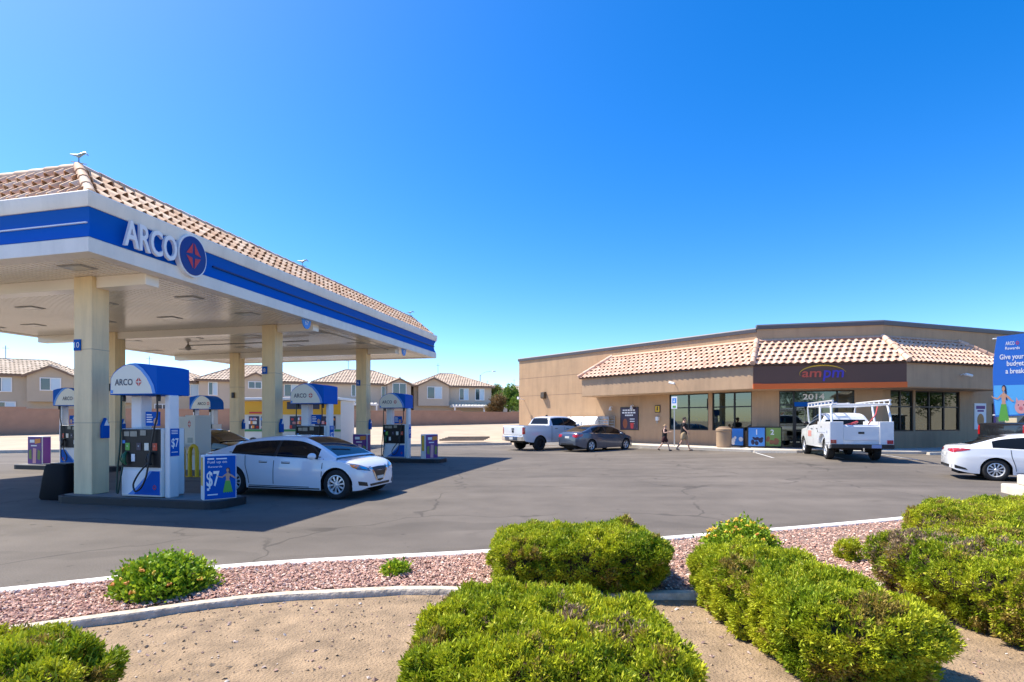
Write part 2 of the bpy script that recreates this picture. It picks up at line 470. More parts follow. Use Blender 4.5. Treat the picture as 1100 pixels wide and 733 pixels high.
while len(P) < 4500:
    x = rs.uniform(-4.5, 5.5); e = fm(x)-.09
    y = e-abs(rs.normal(0, .9)) if rs.rand() < .35 else rs.uniform(2., e)
    if y < 1.8: continue
    P.append((x, y, .038+.02*nz((x, y, 0), .8))); Cc.append(pal[rs.randint(7)] if rs.rand() < .5 else (.36,.27,.18)); Sz.append(.004+.016*rs.rand()**3.)
tag(stone_mesh('soil_pebbles', np.array(P), np.array(Sz), np.array(Cc)*.9, 6), 'small pebbles scattered over the tan soil', 'pebbles', kind='stuff')

# ------------------------------------------------------------------ far side of the lot: kerb, dirt bank, boundary wall
WD = Vector((.904, .428)); W0 = Vector((-38, 42)); E0 = Vector((-25, 26.4)); ED = Vector((.938, .346))
def wallp(s): return W0+WD*s
def bank(u, v):
    s = -45+135*u
    e = E0+ED*(s-8); w = wallp(s); zb = .5+.019*s
    if v < .5:
        t = v/.5; p = e+(w-e)*t; z = -.02+zb*(t**.75)+.12*nz((p.x, p.y, 0), .3)*math.sin(PI*t)+.05*nz((p.x, p.y, 9), 1.1)*math.sin(PI*t)
    else:
        t = (v-.5)/.5; p = w+Vector((-WD.y, WD.x))*(t**2*700); z = zb+.4*t
    return (p.x, p.y, z)
tag(grid_sheet('dirt_bank', bank, 150, 60, M_bank), kind='structure')
mb = MB(); mb.sweep([tuple(E0+ED*(s-8)) for s in (-50, 0, 34.6)], [(.1,-.1),(.1,.15),(-.1,.15),(-.1,-.1)])
tag(mb.build('lot_far_kerb', M_conc), kind='structure')
M_blk = mat('block_wall', (.40, .235, .155), .9, var=.12, scale=1.2, bump=.3, bscale=20.)
M_blkcap = mat('block_cap', (.42, .26, .18), .9, var=.1, scale=2.)
t = thing('boundary_wall', 'long terracotta block wall along the top of the pale dirt bank', 'wall', (W0.x, W0.y, .3))
mb = MB()
for i in range(-6, 13):
    s = i*6.
    zt = 2.55+.06*((i*7) % 3-1)
    a, b = wallp(s), wallp(s+6)
    mb.sweep([tuple(a), tuple(b)], [(.1,-.6),(.1,zt),(-.1,zt),(-.1,-.6)])
mb.build('wall', M_blk, t, org=t.location)
mb = MB()
for i in range(-6, 13):
    s = i*6.; zt = 2.55+.06*((i*7) % 3-1); a, b = wallp(s), wallp(s+6)
    mb.sweep([tuple(a), tuple(b)], [(.13,zt+.003),(.13,zt+.07),(-.13,zt+.07),(-.13,zt+.003)])
mb.build('coping', M_blkcap, t, org=t.location)
# old timbers lying on the bank
t = thing('timber_pile', 'grey weathered planks lying on the dirt by the lot kerb', 'planks', (-3.2, 36.2, .25), R(12))
for k in range(4):
    mb = MB(); mb.box(-1.7+.2*k, 1.3+.15*k, -.18+.12*k, -.08+.12*k, .05*k, .05*k+.12); mb.build('plank', mat('old_wood', (.30,.24,.18), .9, var=.25, scale=5.), t)
# ------------------------------------------------------------------ houses behind the wall
M_hwall = mat('house_stucco', (.50, .405, .29), .9, var=.06, scale=.8, bump=.15, bscale=30.)
M_hwall2 = mat('house_stucco_pale', (.56, .455, .34), .9, var=.06, scale=.8, bump=.15, bscale=30.)
M_hroof = tile_mat('house_tiles', (.44, .345, .255), (.52, .41, .30), (.58, .47, .36))
M_hroof2 = tile_mat('house_tiles_rosy', (.42, .315, .235), (.50, .38, .285), (.56, .44, .335))
M_trimw = mat('white_trim', (.78, .77, .74), .5)
M_eave = mat('eave_board', (.23, .15, .10), .8)
M_hglass = mat('house_glass', (.035, .06, .085), .06, spec=1.)
M_blind = mat('blind', (.50, .62, .70), .3, spec=.8)
def roof_quad(mb, a, b, c, d):
    tile_plane(mb, a, b, c, d, w=.36, rows=max(3, int((Vector(d)-Vector(a)).length/.75)), hb=.05, lift=.04, seg=4)
def h_window(t, x, z, w, h, y, split=True):
    mb = MB()
    f = .09
    for (x0, x1, z0, z1) in ((x-w/2-f, x+w/2+f, z-h/2-f, z-h/2), (x-w/2-f, x+w/2+f, z+h/2, z+h/2+f), (x-w/2-f, x-w/2, z-h/2, z+h/2), (x+w/2, x+w/2+f, z-h/2, z+h/2), (x-.04, x+.04, z-h/2, z+h/2)):
        mb.box(x0, x1, y-.07, y+.02, z0, z1)
    fr = mb.build('window', M_trimw, t)
    mb = MB(); mb.quad((x-w/2, y-.02, z-h/2), (x-.04, y-.02, z-h/2), (x-.04, y-.02, z+h/2), (x-w/2, y-.02, z+h/2)); mb.build('pane', M_hglass, fr, recalc=False)
    mb = MB(); mb.quad((x+.04, y-.02, z-h/2), (x+w/2, y-.02, z-h/2), (x+w/2, y-.02, z+h/2), (x+.04, y-.02, z+h/2)); mb.build('pane', M_blind if split else M_hglass, fr, recalc=False)
def house(label, x, y, z, rz, w, d, eave, rise, gab, wins, wall, roof, hip=True, patio=None, group='houses behind the block wall'):
    t = thing('tan_house', label, 'house', (x, y, z), rz, group)
    mb = MB(); mb.box(-w/2, w/2, 0, d, -1, eave)
    mb.build('wall', wall, t)
    o = .45; W2 = w/2+o; y0, y1 = -o, d+o; ym = d/2; e = eave-.05; run = d/2+o
    rl = W2-run if hip else W2
    if hip and rl < .4: rl = .4
    top = eave+rise
    rb = MB()
    A, B, C_, D_ = (-W2,y0,e), (W2,y0,e), (W2,y1,e), (-W2,y1,e); P, Q = (-rl,ym,top), (rl,ym,top)
    roof_quad(rb, A, B, Q, P); roof_quad(rb, C_, D_, P, Q)
    if hip:
        roof_quad(rb, B, C_, Q, Q); roof_quad(rb, D_, A, P, P)
        for a, b in ((A,P),(B,Q),(P,Q)): ridge_caps(rb, a, b, .11, .5)
    else:
        wb = MB(); wb.prism([(0,eave),(d,eave),(d/2,top-.35)], -w/2, -w/2+.1, 'x'); wb.prism([(0,eave),(d,eave),(d/2,top-.35)], w/2-.1, w/2, 'x'); wb.build('gable_wall', wall, t)
        ridge_caps(rb, P, Q, .11, .5)
    rb.mi = 1
    under = 0.06
    rb.add([(p[0], p[1], p[2]-under) for p in (A,B,C_,D_,P,Q)], [(0,1,5,4),(2,3,4,5),(1,2,5),(3,0,4)])
    rb.box(-W2, W2, y0, y0+.06, e-.24, e-.04); rb.box(-W2, -W2+.06, y0+.06, y1, e-.24, e-.04); rb.box(W2-.06, W2, y0+.06, y1, e-.24, e-.04)
    rb.build('roof', [roof, M_eave], t, attr=True, recalc=False, smooth=30)
    if gab:
        gx, gw, gz0, gd = gab
        gb = MB(); ge = eave-.15; ap = ge+gw*.24
        gb.prism([(gx-gw/2,gz0),(gx+gw/2,gz0),(gx+gw/2,ge),(gx,ap),(gx-gw/2,ge)], -gd, .5)
        b = gb.build('projecting_bay', wall, t)
        rg = MB(); g0 = -gd-.35
        L_, Rr, ap2 = gx-gw/2-.35, gx+gw/2+.35, ap+.12; le = ge-.35*.48+.1
        yb = d/2*.8
        roof_quad(rg, (L_, yb, le), (L_, g0, le), (gx, g0, ap2), (gx, yb, ap2)); roof_quad(rg, (Rr, g0, le), (Rr, yb, le), (gx, yb, ap2), (gx, g0, ap2))
        ridge_caps(rg, (gx, g0, ap2+.03), (gx, yb, ap2+.03), .1, .5)
        rg.mi = 1; s_ = .13
        rg.add([(L_,g0,le-.02),(gx,g0,ap2-.02),(Rr,g0,le-.02),(Rr,g0,le-.2),(gx,g0,ap2-.2),(L_,g0,le-.2),(L_,g0+s_,le-.02),(gx,g0+s_,ap2-.02),(Rr,g0+s_,le-.02),(Rr,g0+s_,le-.2),(gx,g0+s_,ap2-.2),(L_,g0+s_,le-.2)],
               [(0,1,4,5),(1,2,3,4),(5,4,10,11),(4,3,9,10)])
        rg.build('bay_roof', [roof, M_eave], t, attr=True, recalc=False, smooth=30)
    for (wx, wz, ww, wh, wy, sp) in wins: h_window(t, wx, wz, ww, wh, wy, sp)
    if patio:
        px, pw, pz = patio
        mb = MB(); mb.box(px-pw/2, px+pw/2, -3.2, -.05, pz, pz+.22)
        k = int(pw/.45)
        for i in range(k+1): mb.box(px-pw/2+i*.45-.04, px-pw/2+i*.45+.04, -3.4, -.05, pz+.223, pz+.36)
        for sx in (-pw/2+.2, 0, pw/2-.2): mb.box(px+sx-.08, px+sx+.08, -3.1, -2.94, -1, pz)
        mb.build('patio_cover', M_trimw, t)
    mb = MB(); vx = -w*.12; mb.tube([(vx, ym, top-.3), (vx, ym, top+1.5)], .035, 6); mb.tube([(vx-.3, ym, top+1.2), (vx+.3, ym, top+1.2)], .02, 5); mb.build('antenna', M_eave, t)
    return t
def hpos(px, D): return ((px-550)/577*D, D)
HR = math.atan2(WD.y, WD.x)
x, y = hpos(10, 56)
house('leftmost tan house with pale barrel tile roof and a bay window', x, y, 1.0, HR+.02, 12.5, 8, 5.5, 1.85, (3.6, 3.9, 2.6, .9), [(-.6,4.35,1.5,1.35,0,True),(3.6,4.45,1.6,1.2,-.9,True),(-.3,2.0,1.5,1.0,0,True)], M_hwall, M_hroof)
x, y = hpos(168, 62)
house('tan house seen behind the nearest fuel pump and columns', x, y, 1.0, HR-.02, 11.5, 8, 5.3, 1.6, (-3.4, 3.6, 2.6, .8), [(3.4,4.2,1.6,1.3,0,True),(-3.4,4.3,1.4,1.2,-.8,True),(.6,2.0,1.4,.9,0,False),(4.,2.0,1.2,.9,0,False)], M_hwall, M_hroof2)
x, y = hpos(272, 64)
house('cream house with ridge roof between the middle canopy columns', x, y, 1.1, HR, 11.2, 8.5, 5.3, 2.15, (.3, 3.8, 2.6, .7), [(.2,4.7,1.3,.7,-.7,False),(4.2,4.2,1.5,1.4,0,True),(-4.2,4.2,.8,1.4,0,True)], M_hwall2, M_hroof2)
x, y = hpos(392, 70)
house('tan house behind the far column with dark trimmed gable bay', x, y, 1.2, HR, 12.2, 8.5, 5.3, 2.0, (4.3, 3.1, 2.4, .9), [(-1.2,4.3,.9,1.4,0,True),(4.3,4.6,1.7,1.35,-.9,False),(2.6,4.2,.8,1.3,0,True)], M_hwall2, M_hroof2, patio=(-2.4, 7, 2.3))
x, y = hpos(487, 75)
house('rightmost tan house with twin windows and white patio cover', x, y, 1.3, HR-.12, 11., 9, 5.2, 2.0, (-2.9, 4.2, 2.3, .9), [(-2.8,4.1,1.9,1.5,-.9,True),(1.5,4.,1.2,1.5,0,True),(3.8,4.,1.2,1.5,0,True)], M_hwall2, M_hroof2, patio=(3.6, 8.5, 2.1))
x, y = hpos(536, 112)
house('small distant house with rosy roof left of the store', x, y, 1.5, .3, 12, 8, 5.2, 2., None, [(-3.5,4.2,1.5,1.3,0,True)], M_hwall2, M_hroof2)
x, y = hpos(562, 118)
house('far house mostly hidden behind the store corner', x, y, 1.5, .2, 10, 8, 5.8, 2.2, None, [(-2.5,4.4,1.2,1.3,0,True)], M_hwall2, M_hroof)
# street lamp over the roofs
t = thing('street_lamp', 'tall grey street lamp with curved arm beyond the houses', 'street lamp', (-5.1, 86, 1.4))
mb = MB(); mb.tube([(0,0,0),(0,0,7.5)], [.11,.07], 8); mb.build('pole', mat('galv', (.42,.43,.43), .5, .3), t)
mb = MB(); mb.tube([(0,0,7.3),(.3,0,7.75),(.9,0,8.0),(1.9,0,8.12)], .04, 6); mb.build('arm', MATS['galv'], t)
mb = MB(); mb.sphere((2.2,0,8.1), .3, 10, 6, (1.2,.5,.3)); mb.build('lamp_head', MATS['galv'], t, smooth=40)
# ------------------------------------------------------------------ fuel canopy
SX, SY, SA = -7.05, 8.94, math.atan2(-.2293, .9733)
SF = frame(SX, SY, SA)
def sp(x, y, z=0.): return SF @ Vector((x, y, z))
M_fw = mat('fascia_white', (.87, .80, .69), .35, var=.05, scale=.8)
weathered(M_fw, 1.4, .5, .14)
M_fb = mat('fascia_blue', (.0, .11, .50), .6, spec=.12)
M_fb2 = mat('fascia_dark_blue', (.004, .015, .12), .4)
M_tube = mat('light_bar_white', (.85, .86, .88), .3)
M_sof = mat('soffit_white', (.90, .82, .68), .2, var=.05, scale=.5, spec=.6)
M_col = mat('column_cream', (.90, .70, .40), .55, var=.06, scale=1.5)
weathered(M_col, 3., .3, .2)
M_tileC = tile_mat('canopy_tiles', (.60, .36, .22), (.72, .48, .32), (.80, .61, .45))
M_grey = mat('lamp_grey', (.36, .34, .30), .4)
M_lens = mat('lens', (.62, .60, .52), .2)
M_blk = mat('black_plastic', (.012, .012, .014), .45)
M_blk2 = mat('black_gloss', (.01, .011, .014), .45, spec=.3)
M_wht = mat('white_paint', (.80, .80, .79), .35)
M_blu = mat('print_blue', (.0, .10, .46), .6, spec=.15)
M_lbl = mat('print_light_blue', (.06, .27, .72), .35)
M_red = mat('print_red', (.60, .03, .03), .35)
M_navy = mat('print_navy', (.01, .015, .06), .35)
M_crm = mat('print_cream', (.80, .77, .64), .4)
M_txt = mat('print_white', (.86, .86, .86), .4)
M_skin = mat('print_skin', (.62, .34, .22), .5)
M_pink = mat('print_pink', (.75, .36, .36), .5)
M_grn = mat('print_green', (.12, .42, .06), .5)
M_pur = mat('print_purple', (.12, .02, .22), .4)
M_ora = mat('print_orange', (.80, .26, .03), .4)
M_yel = mat('yellow_paint', (.75, .46, .01), .4)
CAN = thing('gas_canopy', 'large blue and white fuel canopy with tiled mansard roof on cream columns', 'canopy', (SX, SY, 0), SA)
CL, CW = 15.8, 11.
ring = [(-5, CL), (-CW, CL), (-CW, 0), (0, 0), (0, CL), (-5, CL)]
for nm, m, pr in (('fascia', M_fw, [(0,4.42),(0,4.66),(-.03,4.68),(-.3,4.68),(-.3,4.42)]),
                  ('fascia_band', M_fb, [(-.02,4.683),(-.07,4.80),(-.085,4.93),(-.07,5.06),(-.02,5.177),(-.3,5.177),(-.3,4.683)]),
                  ('fascia', M_fw, [(0,5.18),(.015,5.21),(.035,5.42),(.02,5.44),(-.3,5.44),(-.3,5.18)])):
    mb = MB(); mb.sweep(ring, pr); mb.build(nm, m, CAN, smooth=30)
mb = MB(); mb.box(-CW+.1, -.12, .055, .088, 4.928, 4.948); mb.build('light_bar', M_tube, CAN)
mb = MB(); mb.box(-.082, -.045, 2.75, CL-.1, 4.92, 4.955); mb.build('light_bar', M_fb2, CAN)  # dark blue strip drawn for the groove line on this side, no light tube
# ribbed metal soffit
mb = MB(); prof = []
x = -CW+.28
while x < -.3:
    prof += [(x, 4.44), (x+.112, 4.44), (x+.118, 4.475), (x+.146, 4.475)]; x += .15
vs = []; fs = []
for (a, z) in prof: vs += [(a, .28, z), (a, CL-.28, z)]
for i in range(len(prof)-1): fs.append((2*i, 2*i+1, 2*i+3, 2*i+2))
mb.add(vs, fs); so_ = mb.build('soffit', M_sof, CAN, recalc=False)
mb = MB(); mb.box(-CW+.31, -.31, .31, CL-.31, 4.47, 4.52); mb.build('deck', M_grey, CAN)
ROWS = (1.45, 6.9, 12.35)
for y in ROWS:
    mb = MB(); mb.box(-CW+.3, -1.97, y-.1, y+.2, 4.22, 4.44); mb.build('beam', M_sof, CAN, bevel=.01)
    mb = MB(); mb.box(-1.51, -.31, y-.1, y+.2, 4.22, 4.44); mb.build('beam', M_sof, CAN, bevel=.01)
    for x in (-1.74, -7.6):
        mb = MB(); mb.box(x-.225, x+.225, y-.18, y+.18, .15, 4.437)
        c = mb.build('column', M_col, CAN, bevel=.012)
        mb = MB()
        for z in (1.55, 3.0): mb.box(x-.228, x+.228, y-.183, y+.183, z, z+.012)
        mb.build('joint', mat('column_joint', (.46,.38,.27), .7), c)
        if x > -5:
            pl = MB(); pl.box(x-.20, x-.03, y-.205, y-.185, 2.98, 3.2); p = pl.build('number_plate', M_blu, c, bevel=.004)
            tx = MB(); put_text(tx, '10' if y < 2 else '8' if y < 8 else '6', x-.115, 3.09, .11, y-.208); tx.build('number', M_txt, p, recalc=False)
        else:
            pl = MB(); pl.box(x-.08, x+.04, y-.25, y-.185, 2.55, 2.78); pl.build('camera_box', M_blk, c, bevel=.01)
        sq = MB(); sq.prism([(y-.02,1.25),(y+.12,1.25),(y+.12,1.5),(y+.05,1.66),(y-.02,1.5)], x+.23, x+.31, 'x'); sq.build('towel_box', M_blu, c, bevel=.01)
        sq = MB(); sq.prism([(y-.0,1.5),(y+.1,1.5),(y+.05,1.62)], x+.312, x+.322, 'x'); sq.build('towel', M_txt, c)
for y in (.75, 3.3, 5.2, 8.4, 10.8, 13.6):
    for x in (-1.2, -3.7, -6.0, -8.6, -10.2):
        mb = MB(); mb.box(x-.27, x+.27, y-.17, y+.17, 4.428, 4.439); f = mb.build('recessed_light', M_grey, CAN)
        mb = MB(); mb.box(x-.21, x+.21, y-.12, y+.12, 4.422, 4.427); mb.build('lens', M_lens, f)
mb = MB(); mb.tube([(-7.2,9.4,4.36),(-2.2,9.4,4.36)], .022, 6); mb.tube([(-.6,7.2,4.37),(-.6,12.2,4.37)], .02, 6)
cd = mb.build('conduit', M_grey, CAN)
mb = MB(); mb.lathe([(.02,4.44),(.05,4.36),(.11,4.28),(.09,4.2),(.01,4.17)], 12, (-7.2,9.4,0)); mb.lathe([(.02,4.44),(.05,4.36),(.1,4.28),(.08,4.2),(.01,4.17)], 12, (-3.1,9.0,0)); mb.build('speaker_horn', M_grey, CAN, smooth=40)
for y, tx_ in ((6.2, '67'), (12.6, '45')):
    mb = MB(); mb.prism(ell(0, 4.42, .2, .26, 18, PI, 2*PI)+[(.2, 4.42)], -.012, .012)
    for i, (a, b, c) in enumerate(mb.v): mb.v[i] = (-.12+b, y+a, c)
    f = mb.build('number_flag', M_lbl, CAN)
    t2 = MB(frame(-.1, y, PI/2)); put_text(t2, tx_, 0, 4.33, .12, -.0); t2.build('number', M_txt, f, recalc=False)
# tiled mansard
ez, tz = 5.395, 6.14
e0, e1 = (.06, -.06), (.06, CL+.06)
corn = [(-.13,.13), (-.13,CL-.13), (-CW+.13,CL-.13), (-CW+.13,.13)]
tops = [(-1.0,.62), (-1.0,CL-.62), (-CW+1.,CL-.62), (-CW+1.,.62)]
mb = MB()
E = [(*c, ez) for c in corn]; T = [(*c, tz) for c in tops]
for i in range(4):
    j = (i+1) % 4
    tile_plane(mb, E[i], E[j], T[j], T[i], w=.225, rows=4, hb=.085, lift=.075, seg=8)
rf = mb.build('tile_roof', M_tileC, CAN, attr=True, recalc=False, smooth=40)
for i in range(4):
    mb = MB(); ridge_caps(mb, (E[i][0],E[i][1],ez+.05), (T[i][0],T[i][1],tz+.08), .085, .3); mb.build('ridge_cap', M_tileC, rf, attr=True, smooth=40)
    mb = MB(); ridge_caps(mb, (*tops[i], tz+.05), (*tops[(i+1) % 4], tz+.05), .085, .36); mb.build('ridge_cap', M_tileC, rf, attr=True, smooth=40)
pass
mb = MB(); mb.add([(a, b, c-.05) for a, b, c in E]+[(a, b, c-.05) for a, b, c in T]+[(a, b, 5.3) for a, b, c in T], [(i, (i+1) % 4, 4+(i+1) % 4, 4+i) for i in range(4)]+[(4+i, 4+(i+1) % 4, 8+(i+1) % 4, 8+i) for i in range(4)]+[(8,9,10,11)])
mb.build('roof_deck', mat('underlay', (.05,.04,.035), .9), CAN)
M_fin = mat('finial_metal', (.30,.40,.42), .4, .5)
for (x, y) in ((-1.0, .62), (-1.0, 7.3), (-1.0, CL-.62)):
    mb = MB(); mb.tube([(x,y,tz),(x,y,tz+.26)], .012, 6)
    mb.sphere((x,y,tz+.27), .045, 10, 6, (1.3,.6,.6)); mb.tube([(x,y,tz+.28),(x+.13,y+.02,tz+.33),(x+.19,y+.02,tz+.27)], [.03,.02,.008], 8); mb.tube([(x,y,tz+.28),(x-.16,y-.03,tz+.31)], [.03,.01], 6)
    mb.tube([(x-.08,y-.08,tz+.15),(x+.08,y+.08,tz+.15)], .009, 5)
    mb.build('finial', M_fin, CAN, smooth=50)
# fascia sign
SIDE = frame(0, 0, PI/2)
mb = MB(SIDE); put_text(mb, 'ARCO', 1.12, 4.94, .46, -.10, bold=.02, width=1.10, depth=.06)
mb.build('sign_letters', M_txt, CAN, recalc=False)
mb = MB(SIDE); mb.prism(ell(2.06, 4.945, .355, .425, 40), -.09, .02); d_ = mb.build('sign_disc', M_txt, CAN, smooth=40)
def spark(mb, cx, cz, a, b, y, k=.13):
    """red diamond cut by a four pointed star"""
    g_ = .045
    for sx, sz in ((1,1),(-1,1),(-1,-1),(1,-1)):
        pts = [(cx+sx*a*g_*1.6, cz+sz*b*(1-g_*2.)), (cx+sx*a*(1-g_*2), cz+sz*b*g_*1.6), (cx+sx*a*k*1.25, cz+sz*b*k*1.25)]
        if sx*sz < 0: pts.reverse()
        poly(mb, pts, y)
mb = MB(SIDE); mb.prism(ell(2.06, 4.945, .325, .39, 40), -.105, -.091); mb.build('disc_face', mat('disc_blue', (.006,.02,.2), .3), d_, smooth=40)
mb = MB(SIDE); spark(mb, 2.06, 4.945, .20, .29, -.112); mb.build('emblem', M_red, d_, recalc=False)

# ------------------------------------------------------------------ islands
M_isl = mat('island_top', (.20, .19, .18), .85, var=.2, scale=3., bump=.2)
M_islb = mat('island_edge', (.02, .02, .022), .6, var=.3, scale=4.)
def island(label, x0, x1, y, hw, group='raised islands under the canopy'):
    t = thing('pump_island', label, 'island', sp((x0+x1)/2, y), SA, group)
    h = (x1-x0)/2; r = .25
    pts = []
    for cx, cy, a0 in ((h-r, hw-r, 0), (-h+r, hw-r, 90), (-h+r, -hw+r, 180), (h-r, -hw+r, 270)):
        for k in range(5):
            a = R(a0+k*22.5); pts.append((cx+r*math.cos(a), cy+r*math.sin(a)))
    mb = MB(); mb.prism(pts, -.02, .146, 'z'); mb.build('kerb', M_islb, t, bevel=.015)
    pts2 = [(a*(1-.07/h), b*(1-.07/hw)) for a, b in pts]
    mb = MB(); mb.prism(pts2, .10, .152, 'z'); mb.build('top', M_isl, t)
island('nearest pump island, carrying the big front column and blue hula sign', -2.2, 1.58, 1.49, .46)
island('middle front island behind the white sedan', -2.25, 1.65, 6.9, .52)
island('farthest front island with a thin poster box at its right end', -2.25, 1.65, 12.35, .52)
island('rear left island with a purple snack sign at its left end', -11.3, -7.1, 6.9, .52)
island('rear island farthest back behind the black car', -11.3, -7.1, 12.35, .52)

# ------------------------------------------------------------------ pumps
def pump(label, x, y, f):
    t = thing('fuel_pump', label, 'fuel pump', sp(x, y, .15), SA, 'fuel pumps under the canopy')
    X = lambda a, b: (min(f*a, f*b), max(f*a, f*b))
    def bx(mb, x0, x1, *r): a, b = X(x0, x1); return mb.box(a, b, *r)
    mb = MB(); bx(mb, -.5, .42, -.26, .26, .02, 1.3); mb.build('cabinet', mat('pump_white', (.76,.76,.73), .4), t, bevel=.015)
    for x0, x1, y0, y1, zb in ((.425, .54, -.2, .02, 0), (-.44, -.2, -.12, .12, 1.302)):
        mb = MB(); bx(mb, x0, x1, y0, y1, zb, 1.93); mb.build('post', M_wht, t, bevel=.02)
    for s in (-1, 1):
        yf = s*.262
        def face(z0, z1, x0, x1, m, nm, d=.012, par=t):
            q = MB(); a, b = X(x0, x1); ya, yb = sorted((yf, yf+s*d)); q.box(a, b, ya, yb, z0, z1); return q.build(nm, m, par, bevel=.004)
        up = face(.57, 1.29, -.485, .405, M_blk2, 'upper_panel')
        lp = face(.05, .51, -.485, .405, M_txt, 'lower_panel')
        if s > 0: continue
        yy = -.276
        q = MB(); pts = [(-.2,.055),(.40,.055),(.40,.505),(.22,.505),(.10,.36),(-.08,.2)]
        poly(q, [(f*a, b) for a, b in pts], yy); q.build('swoosh', M_blu, lp, recalc=False)
        q = MB(); poly(q, [(f*a, b) for a, b in [(-.34,.055),(-.2,.055),(-.08,.2),(.10,.36),(.22,.505),(.16,.505),(.04,.37),(-.14,.2)]], yy); q.build('stripe', M_lbl, lp, recalc=False)
        q = MB(); spark(q, f*.28, .2, .05, .06, yy-.003); q.build('emblem', M_red, lp, recalc=False)
        q = MB()
        for (a, z, w, h) in ((-.36,1.2,.12,.09),(-.2,1.2,.16,.1),(.02,1.22,.13,.1)): q.box(*X(a-w/2, a+w/2), -.283, -.275, z-h/2, z+h/2)
        q.build('display', mat('lcd', (.22,.24,.22), .2), up)
        for a, m in ((-.34, M_grn), (-.08, M_navy), (.1, M_crm), (.29, mat('grade_red', (.7,.10,.05), .4))):
            q = MB(); q.box(*X(a-.05, a+.05), -.284, -.275, .89, 1.03); b = q.build('grade_button', m, up, bevel=.004)
            q = MB(); put_text(q, 'o', f*a, .97, .04, -.287); q.build('grade_mark', M_txt, b, recalc=False)
        q = MB(); q.box(*X(-.25,-.17), -.283, -.275, .68, .82); q.build('notice', M_txt, up)
        q = MB(); q.box(*X(-.46,-.40), -.283, -.275, 1.02, 1.08); q.build('notice', M_lbl, up)
        for a, m in ((-.36, mat('nozzle_green', (.02,.12,.05), .4)), (.22, M_blk)):
            q = MB(); q.tube([(f*a,-.29,.86),(f*a,-.33,.80),(f*a,-.34,.68),(f*(a+.02),-.31,.62)], [.022,.035,.035,.02], 8); q.tube([(f*(a-.035),-.34,.83),(f*(a-.045),-.37,.72),(f*(a-.02),-.36,.66)], .01, 6)
            q.build('nozzle', m, t, smooth=50)
        q = MB(); P = [(.36,-.30,1.93),(.37,-.30,1.6),(.30,-.31,1.28),(.26,-.33,1.0),(.24,-.36,.7),(.22,-.39,.45),(.12,-.42,.2),(.0,-.42,.14),(-.06,-.41,.26),(.04,-.4,.45),(.18,-.37,.62),(.21,-.35,.66)]
        c = [pchip([(i, p[k]) for i, p in enumerate(P)]) for k in range(3)]
        q.tube([(f*c[0](i*.25), c[1](i*.25), c[2](i*.25)) for i in range(len(P)*4-3)], .016, 7); q.build('hose', M_blk, t, smooth=60)
        q = MB(); P = [(-.46,-.30,1.93),(-.47,-.30,1.5),(-.48,-.31,1.0),(-.52,-.33,.5),(-.53,-.34,.16),(-.49,-.35,.08),(-.44,-.35,.3),(-.38,-.34,.6)]
        c = [pchip([(i, p[k]) for i, p in enumerate(P)]) for k in range(3)]
        q.tube([(f*c[0](i*.25), c[1](i*.25), c[2](i*.25)) for i in range(len(P)*4-3)], .016, 7); q.build('hose', mat('hose_green', (.01,.05,.035), .5), t, smooth=60)
    q = MB(); q.box(*X(-.1,.22), -.12, -.09, 1.35, 1.62); tp = q.build('topper_sign', M_blu, t, bevel=.005)
    q = MB()
    for k in range(4): q.box(*X(-.07, .05+.02*(k % 2)), -.124, -.121, 1.55-.045*k, 1.57-.045*k)
    q.build('print', M_txt, tp)
    q = MB(); q.prism(ell(f*.14, 1.43, .05, .07, 12), -.124, -.121); q.build('print', M_skin, tp)
    q = MB(); a, b = X(.543, .551); q.box(a, b, -.19, .01, .78, 1.3); ps = q.build('price_sign', M_blu, t)
    q = MB(frame(f*.553, -.09, f*PI/2)); put_text(q, '$7', 0, 1.02, .16, 0, bold=.02, width=.16)
    for k in range(3): q.box(-.08, .06, -.002, 0, 1.2+.03*k, 1.212+.03*k)
    q.box(-.08, .06, -.002, 0, .85, .862)
    q.build('print', M_txt, ps, recalc=False)
    # valance
    out = [(-.58,1.93),(.50,1.93),(.50,2.44),(.36,2.475),(.18,2.50),(0,2.515),(-.14,2.51),(-.28,2.475),(-.40,2.415),(-.50,2.34),(-.565,2.24)]
    q = MB(); q.prism([(f*a, b) for a, b in out], -.43, .30); v = q.build('valance', M_fb, t, bevel=.012)
    sw = [(.40,1.95),(.36,2.08),(.27,2.23),(.14,2.37),(-.02,2.47),(-.14,2.492)]
    st = [(.47,1.95),(.43,2.10),(.33,2.26),(.19,2.41),(.06,2.49),(-.02,2.497)]
    for s in (-1, 1):
        q = MB(); pts = [(f*a, b) for a, b in [(-.56,1.95)]+sw+[(-.28,2.455),(-.39,2.395),(-.485,2.325),(-.545,2.235)]]
        poly(q, pts, -.433 if s < 0 else .303); q.build('valance_face', M_crm, v, recalc=False)
        q = MB(); poly(q, [(f*a, b) for a, b in sw[:]+st[::-1]], -.436 if s < 0 else .306); q.build('stripe', M_lbl, v, recalc=False)
    q = MB(); put_text(q, 'ARCO', f*-.25 if f > 0 else .12, 2.165, .115, -.438, bold=.02, width=.41); q.build('lettering', M_navy, v, recalc=False)
    q = MB(); spark(q, .09 if f > 0 else .44, 2.165, .078, .088, -.438); q.build('emblem', M_red, v, recalc=False)
    q = MB(); bx(q, -.555, -.50, -.437, -.434, 1.96, 2.02); q.build('sticker', M_lbl, v)
    for s in (-1, 1):
        q = MB(); q.lathe([(.03,0),(.035,.08),(.02,.13)], 8, (f*.4*s, -.3, 1.81)); q.build('hose_reel', M_blk, t)
    return t
pump('nearest fuel pump, fully seen beside the big front column', -.16, 1.42, 1)
pump('fuel pump behind the roof of the white sedan', -.25, 6.9, 1)
pump('fuel pump farthest right, beyond the last front column', -.25, 12.35, 1)
